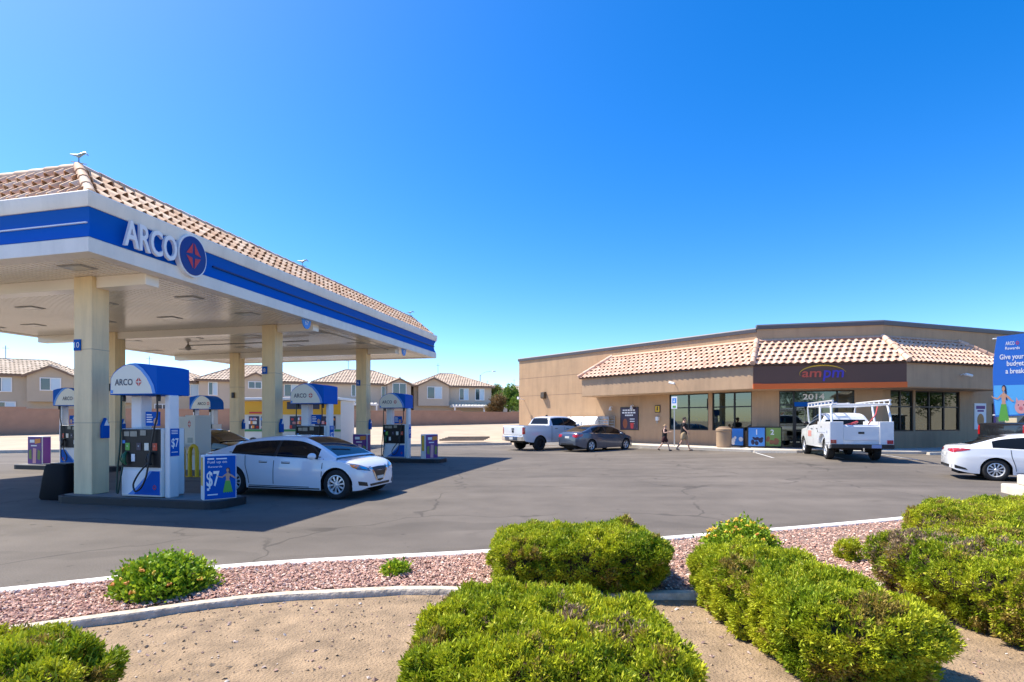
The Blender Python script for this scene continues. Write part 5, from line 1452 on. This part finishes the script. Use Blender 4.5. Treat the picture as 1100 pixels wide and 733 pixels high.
# white work truck with service body and ladder rack
t = thing('work_truck', 'white work truck with toolbox bed and ladder rack facing the shop door', 'truck', (0,0,.12), 0)
b, bvh = make_car(t, pickup_spec(m=paint('paint_work_white', (.74,.75,.76), .3), rimm=M_rim, spokes=8, roof=[(-1.0,1.40),(-.93,1.60),(-.85,1.80),(-.65,1.87),(-.1,1.90),(.45,1.88),(.75,1.79),(1.1,1.57),(1.42,1.33)],
    plan=[(-2.98,.90),(-2.95,.95),(-1.2,.96),(1.8,1.0),(2.3,.98),(2.55,.90),(2.66,.80),(2.72,.70)]))
car_details(t, b, bvh, dict(pk, handle_m=M_trim, mirror_m=M_trim, patches=[p_ for p_ in pk_parts if p_[2] in ('FF', 'F')]))
Mw = MATS['paint_work_white']
for s in (-1, 1):
    q = MB(); ys = sorted((s*.60, s*1.06)); pts = [(-3.02,.62),(-2.34,.62),(-2.27,.86),(-2.06,1.0),(-1.8,1.03),(-1.54,1.0),(-1.33,.86),(-1.26,.62),(-1.12,.62),(-1.12,1.52),(-3.02,1.52)]
    q.prism(pts, ys[0], ys[1]); sb_ = q.build('tool_body', Mw, t, bevel=.015)
    for (x0, x1, z0, z1) in ((-2.98,-2.36,.7,1.46),(-2.32,-1.28,1.08,1.46),(-1.25,-1.15,.7,1.46)):
        q = MB(); ya, yb = sorted((s*1.062, s*1.072)); q.box(x0, x1, ya, yb, z0, z1); dd = q.build('locker_door', Mw, sb_, bevel=.006)
        q = MB(); ya, yb = sorted((s*1.073, s*1.085)); q.box((x0+x1)/2-.04, (x0+x1)/2+.04, ya, yb, z0+(z1-z0)*.5, z0+(z1-z0)*.5+.08); q.build('latch', M_chr, dd)
    q = MB(); ya, yb = sorted((s*.84, s*1.04)); q.box(-3.035,-3.022,ya,yb,.68,.82); q.build('taillight', M_tl, t)
q = MB(); q.box(-3.0,-2.94,-.595,.595,.80,1.33); tg = q.build('tailgate', Mw, t, bevel=.01)
q = MB(); q.box(-3.012,-3.002,-.1,.1,1.05,1.13); q.build('latch', M_trim, tg)
q = MB(); q.box(-3.16,-2.94,-1.04,1.04,.50,.66); q.build('rear_bumper', M_trim, t, bevel=.02)
q = MB(); q.box(-3.168,-3.162,-.62,-.3,.52,.65) ; q.build('number_plate', mat('plate_blue', (.25,.33,.55), .5), t)
q = MB(); q.tube([(-3.1,0,.42),(-3.3,0,.42)], .035, 8); q.tube([(-3.28,0,.42),(-3.28,0,.53)], .03, 8); q.build('tow_hitch', M_chr, t)
q = MB(); q.box(-2.9,-1.1,-.6,.6,.78,.82); q.build('bed_floor', M_grey, t)
q = MB()
for s in (-1, 1):
    y = s*.98
    for (xa, za, xb, zb_) in ((-2.95,1.52,-2.72,2.15),(-1.2,1.52,-1.05,2.15)): q.tube([(xa,y,za),(xa+.02,y,za+.12),(xb,y*.97,zb_)], .042, 8)
    q.tube([(-3.0,y*.97,2.17),(1.1,y*.97,2.17)], .04, 8); q.tube([(-3.0,y*.97,2.33),(1.0,y*.97,2.33)], .035, 8)
    for k in range(8): q.tube([(-2.95+k*.56,y*.97,2.17),(-2.95+k*.56,y*.97,2.33)], .028, 6)
    q.tube([(1.1,y*.97,2.17),(1.12,y*.97,2.1),(1.2,y*.9,1.36)], .035, 8)
for x in (-2.9,-1.05,1.05): q.tube([(x,-.95,2.17),(x,.95,2.17)], .035, 8)
q.build('ladder_rack', Mw, t, smooth=50)
q = MB()
for y in (.22,.62): q.tube([(-2.3,y,2.24),(1.2,y,2.24)], .03, 6)
for k in range(11): q.tube([(-2.2+k*.33,.22,2.24),(-2.2+k*.33,.62,2.24)], .016, 6)
lad = q.build('ladder', mat('ladder_alloy', (.62,.63,.63), .4, .4), None, smooth=50)
q = MB(); q.tube([(-2.9,.25,1.36),(-2.7,.28,1.38),(-2.3,.3,1.36),(-2.0,.2,1.38)], [.06,.075,.075,.05], 10); q.tube([(-2.95,-.25,1.42),(-2.6,-.6,1.80),(-2.2,-.78,2.1)], .022, 6); q.tube([(-2.85,.3,1.42),(-2.5,0,1.5)], .05, 8)
tools = q.build('tool_bundle', mat('tool_red', (.50,.05,.05), .5), None, smooth=50)
q = MB(); patch(q, bvh, 'L', [(.30,.86),(.86,.86),(.86,1.12),(.30,1.12)], 3, 3, .008); q.build('door_decal', mat('decal_red', (.55,.25,.22), .5), t, recalc=False)
hd = R(90-17); c, s = math.cos(hd), math.sin(hd)
rw = Vector((12.05,20.75)); K = .95; t.scale = (K, K, K); t.location = (rw.x-K*(-1.8*c-.98*s), rw.y-K*(-1.8*s+.98*c), .12); t.rotation_euler = (0,0,hd)
for o, lab, ct in ((lad, 'silver ladder lying along the rack of the white work truck', 'ladder'), (tools, 'red tool bundle sticking out of the white truck bed', 'tools')):
    o.scale = t.scale; o.location = t.location; o.rotation_euler = t.rotation_euler; tag(o, lab, ct)
# ------------------------------------------------------------------ foliage
M_leaf = attr_mat('foliage', .55, .27)
M_twig = mat('twigs', (.07,.045,.028), .9, var=.3, scale=12.)
def dead_patch(p, spots):
    return max([math.exp(-((p[0]-a)**2+(p[1]-b)**2)/(2*r*r)) for a, b, r in spots] or [0])
def hedge(label, cx, cy, sx, sy, h, rz, seed, n=9500, dead=(), ex=4.6, group='clipped juniper shrubs in the planting bed', taper=.9):
    t = thing('juniper_shrub', label, 'shrub', (cx, cy, .02), rz, group)
    r_ = random.Random(seed); rs = np.random.RandomState(seed); off = seed*7.3
    a, b, c = sx/2, sy/2, h/2
    def surf(u):
        x, y, z = u
        k = (abs(x)**ex+abs(y)**ex+abs(z)**ex)**(-1/ex)
        x, y, z = x*k, y*k, z*k
        tp = taper+(1-taper)*S(-1, .5, z)
        p = Vector((x*a*tp, y*b*tp, c+z*c))
        d = .065*nz(p, 2.1, off)+.05*nz(p, 5.5, off)
        nrm = Vector((x**3/a, y**3/b, z**3/c)).normalized()
        return p+nrm*d, nrm
    areas = [2*a*2*b, 2*a*h, 2*a*h, 2*b*h, 2*b*h]; tot = sum(areas)
    P = []; D = []; C = []
    while len(P) < n:
        q = r_.random()*tot; i = 0
        while q > areas[i]: q -= areas[i]; i += 1
        u, v = r_.uniform(-1, 1), r_.uniform(-1, 1)
        U = [(u,v,1), (u,-1,v), (u,1,v), (-1,u,v), (1,u,v)][i]
        p, nn = surf(U)
        # gaps between tufts
        g_ = nz(p, 9., off+3)+.55*nz(p, 20., off)
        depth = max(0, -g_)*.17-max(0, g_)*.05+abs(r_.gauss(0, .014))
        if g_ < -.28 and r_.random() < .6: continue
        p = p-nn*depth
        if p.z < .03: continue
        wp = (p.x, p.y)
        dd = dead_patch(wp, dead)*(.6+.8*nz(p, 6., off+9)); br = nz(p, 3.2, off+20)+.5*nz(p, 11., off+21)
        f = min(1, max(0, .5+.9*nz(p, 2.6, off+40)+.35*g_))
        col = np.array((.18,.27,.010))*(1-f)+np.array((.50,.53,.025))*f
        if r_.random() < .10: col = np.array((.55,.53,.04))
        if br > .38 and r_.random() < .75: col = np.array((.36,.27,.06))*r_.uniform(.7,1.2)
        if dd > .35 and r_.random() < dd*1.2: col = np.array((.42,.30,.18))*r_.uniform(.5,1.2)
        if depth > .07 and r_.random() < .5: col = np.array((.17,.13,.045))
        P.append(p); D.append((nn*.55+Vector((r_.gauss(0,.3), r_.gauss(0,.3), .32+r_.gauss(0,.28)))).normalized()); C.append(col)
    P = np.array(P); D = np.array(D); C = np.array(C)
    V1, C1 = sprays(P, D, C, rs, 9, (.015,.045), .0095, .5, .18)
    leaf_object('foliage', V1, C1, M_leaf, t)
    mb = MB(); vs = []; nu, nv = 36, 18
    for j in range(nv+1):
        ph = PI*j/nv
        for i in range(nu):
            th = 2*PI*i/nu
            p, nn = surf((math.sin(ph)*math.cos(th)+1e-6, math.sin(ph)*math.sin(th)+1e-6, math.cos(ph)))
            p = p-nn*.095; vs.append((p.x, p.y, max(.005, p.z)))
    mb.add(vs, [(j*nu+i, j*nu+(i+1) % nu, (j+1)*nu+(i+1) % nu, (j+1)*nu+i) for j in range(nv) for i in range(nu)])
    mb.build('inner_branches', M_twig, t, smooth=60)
    return t
hedge('big clipped juniper at bottom centre, the nearest to the viewer', .2, 2.98, 1.46, 1.2, .48, R(-4), 1, 16000, dead=[(.10,.1,.12),(.38,-.1,.12)])
hedge('rounded dark sided juniper behind the bottom centre one, on the mow strip', .63, 5.12, 1.58, 1.05, .53, R(3), 2, 13000)
hedge('long clipped juniper in front of the yellow flowering plant', 2.03, 3.93, .86, 1.98, .49, R(5), 3, 16000)
hedge('broad juniper at right with a dead brown patch on top', 4.12, 4.32, 1.7, 1.72, .56, R(8), 4, 17000, dead=[(-.55,.45,.32),(-.1,.1,.22),(-.5,.0,.2)])
hedge('farthest right juniper, below the white sedan', 6.0, 6.25, 2.5, 1.7, .56, R(24), 5, 14000)
hedge('low bright juniper in the bottom left corner', -2.98, 2.5, 1.85, 1.12, .44, R(3), 6, 13000)
hedge('tiny juniper seedling on the gravel left of the dead patched juniper', 3.72, 5.9, .22, .22, .26, 0, 7, 420)
def lantana(label, cx, cy, r, h, seed, n=1500, fl=40, yel=.5):
    t = thing('flowering_plant', label, 'plant', (cx, cy, .06), 0)
    r_ = random.Random(seed); rs = np.random.RandomState(seed); P = []; D = []; C = []
    for i in range(n):
        a = r_.uniform(0, 2*PI); z = r_.random()**.8; k = math.sqrt(max(0, 1-z*z))*r_.uniform(.35, 1.)**.5
        lump = 1+.28*nz((math.cos(a)*1.3, math.sin(a)*1.3, z*1.3), 1.6, seed)
        p = Vector((k*r*lump*math.cos(a), k*r*lump*math.sin(a), z*h*lump*r_.uniform(.6,1)+.02)); P.append(p)
        D.append((Vector((p.x, p.y, p.z*1.2)).normalized()*.7+Vector((0,0,.5))).normalized())
        f = r_.random(); C.append(np.array((.13,.26,.012))*(1-f)+np.array((.40,.52,.03))*f)
    V, Cv = sprays(np.array(P), np.array(D), np.array(C), rs, 4, (.03,.055), .028, .7, .2)
    leaf_object('leaves', V, Cv, M_leaf, t)
    q = MB()
    for i in range(16):
        a = r_.uniform(0, 2*PI); k = r_.uniform(.3,.9)
        q.tube([(0,0,0),(k*r*.5*math.cos(a),k*r*.5*math.sin(a),h*.5),(k*r*math.cos(a),k*r*math.sin(a),h*r_.uniform(.5,.9))], [.008,.005,.003], 5)
    q.build('stems', M_twig, t)
    for i in range(fl):
        a = r_.uniform(0, 2*PI); z = r_.uniform(.3, 1.05); k = math.sqrt(max(0.02, 1.1-z*z))*1.0
        q = MB()
        for j in range(7): q.sphere((k*r*math.cos(a)+r_.gauss(0,.009), k*r*math.sin(a)+r_.gauss(0,.009), z*h+.03+r_.gauss(0,.005)), .009, 6, 4)
        q.build('flower', mat('flower_yellow', (.80,.50,.04), .6) if r_.random() < yel else mat('flower_orange', (.80,.32,.06), .6), t)
lantana('round green plant with orange flowers alone on the left gravel', -3.12, 4.82, .40, .29, 21, 1700, 22, .4)
lantana('yellow flowering plant on the gravel behind the long juniper', 2.62, 6.15, .42, .36, 22, 1300, 46, .9)
lantana('small sprig of weed on the gravel near the mow strip', -1.16, 5.36, .13, .075, 23, 150, 6, 1.)

# ------------------------------------------------------------------ trees by the store corner
def tree(label, x, y, z, h, r, seed, c0, c1, n=2600):
    t = thing('leafy_tree', label, 'tree', (x, y, z), 0, 'trees beyond the store corner')
    r_ = random.Random(seed); rs = np.random.RandomState(seed)
    q = MB(); q.tube([(0,0,-.5),(.05,0,h*.3),(0,.1,h*.6)], [.18,.14,.07], 8)
    lobes = []
    for i in range(9):
        a = r_.uniform(0, 2*PI); k = r_.uniform(.2,.75)*r; L_ = Vector((k*math.cos(a), k*math.sin(a), h*r_.uniform(.42,.85))); lobes.append((L_, r*r_.uniform(.32,.5)))
        q.tube([(.03,.03,h*.35), tuple(L_*.6+Vector((0,0,h*.12))), tuple(L_)], [.07,.05,.02], 5)
    q.build('trunk', M_twig, t)
    P = []; D = []; C = []
    for i in range(n):
        L_, rr = r_.choice(lobes); d = Vector((r_.gauss(0,1), r_.gauss(0,1), r_.gauss(0,1))).normalized(); P.append(L_+d*rr*r_.uniform(.5,1.05)); D.append((d+Vector((0,0,.3))).normalized())
        f = r_.random(); C.append(np.array(c0)*(1-f)+np.array(c1)*f)
    V, Cv = sprays(np.array(P), np.array(D), np.array(C), rs, 4, (.12,.3), .10, .7, .2)
    leaf_object('crown', V, Cv, M_leaf, t)
tree('green leafy tree behind the wall at the store corner', -.5, 68, 1.6, 4.6, 2.0, 31, (.08,.17,.02), (.22,.33,.05))
tree('smaller reddish tree left of the store corner tree', -2.0, 66, 1.6, 3.2, 1.2, 32, (.12,.09,.03), (.25,.15,.06), 1300)
tree('feathery yellow green tree farther back by the store corner', -1.5, 78, 1.8, 5.2, 1.7, 33, (.09,.12,.02), (.22,.24,.05), 1500)

# ------------------------------------------------------------------ people
def skin(name, pts, edges, rad, m, parent, root=0, sub=2):
    me = bpy.data.meshes.new(name); me.from_pydata([tuple(p) for p in pts], edges, []); me.materials.append(m)
    o = bpy.data.objects.new(name, me); COL.objects.link(o); o.parent = parent
    sk_ = me.skin_vertices.new() if hasattr(me.skin_vertices, 'new') else None
    md = o.modifiers.new('skin', 'SKIN')
    if not me.skin_vertices:
        bpy.context.view_layer.update()
    for i, v in enumerate(me.skin_vertices[0].data):
        rr = rad[i]; v.radius = (rr, rr) if not isinstance(rr, tuple) else rr; v.use_root = (i == root)
    md.use_smooth_shade = True
    s = o.modifiers.new('sub', 'SUBSURF'); s.levels = s.render_levels = sub
    return o
def person(label, loc, rz, k, skinc, hair, top, bottom, armL, armR, legL, legR, shoe, tank=False, hgt=1.):
    t = thing('person', label, 'person', loc, rz)
    t.scale = (k, k, k)
    P = [(0,0,.93),(0,0,1.1),(.02,0,1.30),(.02,0,1.43),(.03,0,1.51),(.05,0,1.58),(.055,0,1.69)]; Rr = [.12,.105,.122,.085,.052,.085,.085]
    E = [(0,1),(1,2),(2,3),(3,4),(4,5),(5,6)]
    P.append((.145,0,1.585)); Rr.append(.018); E.append((5,7))
    def chain(start, pts, rr):
        last = start
        for p, r_ in zip(pts, rr): P.append(p); Rr.append(r_); E.append((last, len(P)-1)); last = len(P)-1
        return last
    for s, arm in ((1, armL), (-1, armR)):
        sh = (.01, s*.17, 1.41); h_ = chain(3, [sh]+arm, [.062,.043,.030,.034])
        w, el_ = Vector(arm[2]), Vector(arm[1]); d = (w-el_).normalized(); sd_ = Vector((0, s, 0))
        for f in range(4):
            b_ = w+d*.05+Vector((.022*(f-1.5),0,0)); chain(h_, [b_, b_+d*(.055-.006*abs(f-1.5))+sd_*-.012], [.011,.008])
        chain(h_, [w+d*.02+Vector((.045,0,0)), w+d*.06+Vector((.06,-s*.01,0))], [.012,.009])
    for s, leg in ((1, legL), (-1, legR)):
        hp_ = (0, s*.095, .88); chain(0, [hp_]+leg, [.095,.058,.036,.028])
    body = skin('body', P, E, Rr, mat('skin_'+skinc[0], skinc[1], .55), t)
    def g(p, q_, f): return tuple(Vector(p)+(Vector(q_)-Vector(p))*f)
    # shirt
    sp_ = [(0,0,.80),(0,0,1.08),(.02,0,1.30),(.02,0,1.43)]; se = [(0,1),(1,2),(2,3)]; sr = [.185,.175,.19,.135]
    for s, arm in ((1, armL), (-1, armR)):
        sh = (.01, s*.17, 1.41); i0 = len(sp_)
        sp_ += [sh] if tank else [sh, g(sh, arm[0], .72)]; sr += [.085] if tank else [.095,.085]
        se += [(3, i0)] if tank else [(3, i0), (i0, i0+1)]
    skin('shirt', sp_, se, sr, top, t, 1)
    bp = [(0,0,1.04),(0,0,.93)]; be = [(0,1)]; br_ = [.165,.18]
    for s, leg in ((1, legL), (-1, legR)):
        hp_ = (0, s*.095, .86); i0 = len(bp); bp += [hp_, g(hp_, leg[0], .85)]; br_ += [.135,.11]; be += [(1, i0), (i0, i0+1)]
    skin('shorts', bp, be, br_, bottom, t, 1)
    q = MB(); q.sphere((.035,0,1.665), .105, 16, 10, (1.0,.92,.95)); 
    vs = [v for v in q.v]; ff = [f for f in q.f if not all(vs[i][2] < 1.665-(vs[i][0]-.035)*-.9-.0 and vs[i][0] > -.02 for i in f)]
    q.v, q.f = compact(vs, ff); q.m = [0]*len(q.f); q.a = [0]*len(q.f); q.build('hair', hair, t, smooth=60)
    for s in (-1, 1):
        q = MB(); q.sphere((.135, s*.033, 1.635), .012, 8, 6); q.build('eye', M_trim, t)
        q = MB(); q.sphere((.04, s*.092, 1.61), .028, 8, 6, (.7,.4,1.2)); q.build('ear', MATS['skin_'+skinc[0]], t, smooth=60)
    q = MB(); q.box(.125,.142,-.022,.022,1.555,1.563); q.build('mouth', mat('lips', (.35,.12,.1), .5), t)
    for leg in (legL, legR):
        a, b_ = Vector(leg[1]), Vector(leg[2])
        skin('shoe', [a+Vector((-.05,0,-.04)), (a+b_)/2+Vector((0,0,-.02)), b_+Vector((.03,0,0))], [(0,1),(1,2)], [.045,.047,.036], shoe, t, 0, 1)
    return t
M_tee = mat('cloth_black', (.012,.012,.014), .9); M_khaki = mat('cloth_khaki', (.40,.29,.17), .9)
pz = lambda x, y: lot_z(x, y)
person('man in a black t-shirt and khaki shorts walking along the shop front', (8.63,27.0,pz(8.6,27)), R(-25), .97, ('tan', (.52,.30,.20)), mat('hair_dark', (.02,.014,.01), .7), M_tee, M_khaki,
    [(-.14,.25,1.17),(-.12,.28,.95),(-.11,.285,.89)], [(.05,-.27,1.17),(.22,-.30,1.0),(.26,-.305,.95)],
    [(.17,.10,.50),(.27,.10,.10),(.42,.11,.045)], [(-.07,-.10,.49),(-.33,-.10,.15),(-.21,-.10,.045)], mat('shoe_tan', (.42,.27,.18), .7))
person('child in a black tank top and dark shorts stepping forward with raised arms', (7.72,27.2,pz(7.7,27.2)), R(-30), .76, ('fair', (.62,.38,.28)), mat('hair_fair', (.40,.26,.14), .7), M_tee, mat('cloth_dark_red', (.05,.012,.014), .9),
    [(.10,.27,1.22),(.32,.22,1.26),(.38,.21,1.27)], [(.05,-.28,1.2),(.25,-.26,1.25),(.31,-.25,1.26)],
    [(.20,.10,.52),(.30,.10,.10),(.44,.11,.045)], [(-.10,-.10,.49),(-.38,-.10,.17),(-.28,-.10,.05)], M_trim, tank=True)

# ------------------------------------------------------------------ pole with advertising banner, service box
t = thing('light_pole', 'white lot light pole on a stepped concrete base at the right edge', 'light pole', (11.32,11.25,0), R(-20))
q = MB(); q.box(-.62,.62,-.62,.62,-.1,.2); q.box(-.42,.42,-.42,.42,.203,.42); q.build('base', M_conc_l, t, bevel=.03)
q = MB(); q.tube([(0,0,.42),(0,0,7.2)], [.075,.06], 12); q.build('pole', M_wht, t, smooth=60)
q = MB(); q.box(-.1,.9,-.15,.15,7.15,7.3); q.build('lamp_head', M_grey, t, bevel=.02)
for z in (1.72, 3.36):
    q = MB(); q.tube([(-.06,0,z),(-1.02,-.05,z)], .014, 6); q.build('banner_arm', M_wht, t)
bt = thing('banner', 'blue advertising banner with a hula dancer and pink piggy bank', 'banner', (10.47,10.9,1.68), R(-33))
bt.scale = (.62, 1, 1)
Lf = pchip([(0,-.80),(.35,-.845),(.85,-.865),(1.25,-.835),(1.66,-.76)])
lft = [(Lf(z), z) for z in [1.66*i/16 for i in range(17)]]
out = lft+[(0,1.70),(0,0.03)]
def grad_mat():
    return mat('banner_blue', (.02,.16,.62), .5)
q = MB(); q.prism(out, -.006, .006); q.build('sheet', grad_mat(), bt)
y_ = -.0075
q = MB(); poly(q, [(Lf(z)+.012, z) for z in [.03+.62*i/8 for i in range(9)]]+[(-.01,.65),(-.01,.05)], y_); q.build('print', mat('banner_sky', (.10,.45,.85), .5), bt, recalc=False)
q = MB(); put_text(q, 'Give your', -.40, 1.22, .10, y_-.002, bold=.03, width=.60); put_text(q, 'budget', -.31, 1.08, .10, y_-.002, bold=.03, width=.42); put_text(q, 'a break.', -.31, .94, .10, y_-.002, bold=.03, width=.48)
put_text(q, 'ARCO', -.44, 1.51, .072, y_-.002, bold=.02, width=.22); put_text(q, 'Rewards', -.38, 1.41, .058, y_-.002, bold=.02, width=.36)
q.build('lettering', M_txt, bt, recalc=False)
q = MB(); spark(q, -.26, 1.51, .05, .05, y_-.002); q.build('emblem', M_red, bt, recalc=False)
a, b_, c_ = MB(), MB(), MB(); hula(a, b_, c_, -.60, .05, .72, y_-.004)
a.build('print', M_skin, bt, recalc=False); b_.build('print', M_navy, bt, recalc=False)
c_.build('print', M_grn, bt, recalc=False)
q = MB(); poly(q, ell(-.17,.2,.155,.14,20), y_-.010); poly(q, [(-.30,.28),(-.24,.33),(-.29,.40)], y_-.011); poly(q, [(-.09,.34),(-.03,.29),(-.04,.40)], y_-.011); q.build('print', M_pink, bt, recalc=False)
q = MB(); poly(q, ell(-.18,.17,.05,.04,14), y_-.012); q.build('print', mat('print_rose', (.62,.18,.2), .5), bt, recalc=False)
q = MB(); poly(q, ell(-.24,.24,.012,.016,8), y_-.012); poly(q, ell(-.11,.24,.012,.016,8), y_-.012); q.build('print', M_navy, bt, recalc=False)
t = thing('service_box', 'cream service cabinet behind the banner and the black pickup', 'cabinet', (23.0,24.6,.12), R(19))
q = MB(); q.box(-.55,.55,-.4,.4,0,1.72); q.build('cabinet', mat('cream_box', (.62,.52,.36), .6), t, bevel=.02)
q = MB(); q.box(-.62,.62,-.47,.47,1.723,1.79); q.build('cap', M_conc_l, t, bevel=.015)
q = MB(); q.box(-.2,.2,-.412,-.402,1.2,1.55); q.build('notice', M_txt, t)
# ------------------------------------------------------------------ invented street behind the viewer, added unseen for reflections in the shop windows
g2 = MB(); g2.quad((-90,-22,-.12),(90,-22,-.12),(90,-5,-.12),(-90,-5,-.12)); tag(g2.build('road', M_asph, recalc=False), kind='structure')
g2 = MB(); g2.box(-90,90,-5,-3.2,-.2,.02); tag(g2.build('street_pavement', M_conc_l), kind='structure')
for i, x in enumerate((-14, 6, 27)):
    lab = ['tan house across the street opposite the fuel canopy','cream house across the street opposite the shop door','tan house across the street opposite the white sedan'][i]
    house(lab, x, -34, 0, PI, 13, 9, 5.4, 2., (3.5*(-1)**i, 3.8, 2.5, .9), [(-2.,4.2,1.5,1.3,0,True),(3.5*(-1)**i,4.4,1.5,1.2,-.9,True),(0,1.5,1.6,1.2,0,False)], (M_hwall, M_hwall2)[i % 2], (M_hroof, M_hroof2)[i % 2], group='houses across the street')
for i, y in enumerate((12, 28, 45)):
    house(['cream house beyond the right end of the lot, nearest the street','tan house beyond the right end of the lot, between two others','cream house beyond the right end of the lot, farthest back'][i], 66+3*i, y, .2, -PI/2, 13, 9, 5.4, 2., (3.2, 3.8, 2.5, .9), [(-2.,4.2,1.5,1.3,0,True),(3.2,4.4,1.5,1.2,-.9,True),(0,1.5,1.6,1.2,0,False)], (M_hwall2, M_hwall)[i % 2], (M_hroof, M_hroof2)[i % 2], group='houses beyond the right end of the lot')
TS = ((-6,-25,6.,'street tree across the road opposite the fuel canopy'),(15,-25.5,7.,'street tree across the road opposite the shop door'),(50,8,6.5,'tree at the right end of the lot, nearest the street'),(52,19,7.5,'tall tree at the right end of the lot between the houses'),(54,33,6.,'tree at the right end of the lot, farthest from the street'))
for i, (x, y, h, lab) in enumerate(TS):
    tree(lab, x, y, -.1, h, h*.42, 50+i, (.03,.06,.012), (.07,.12,.02), 1300)
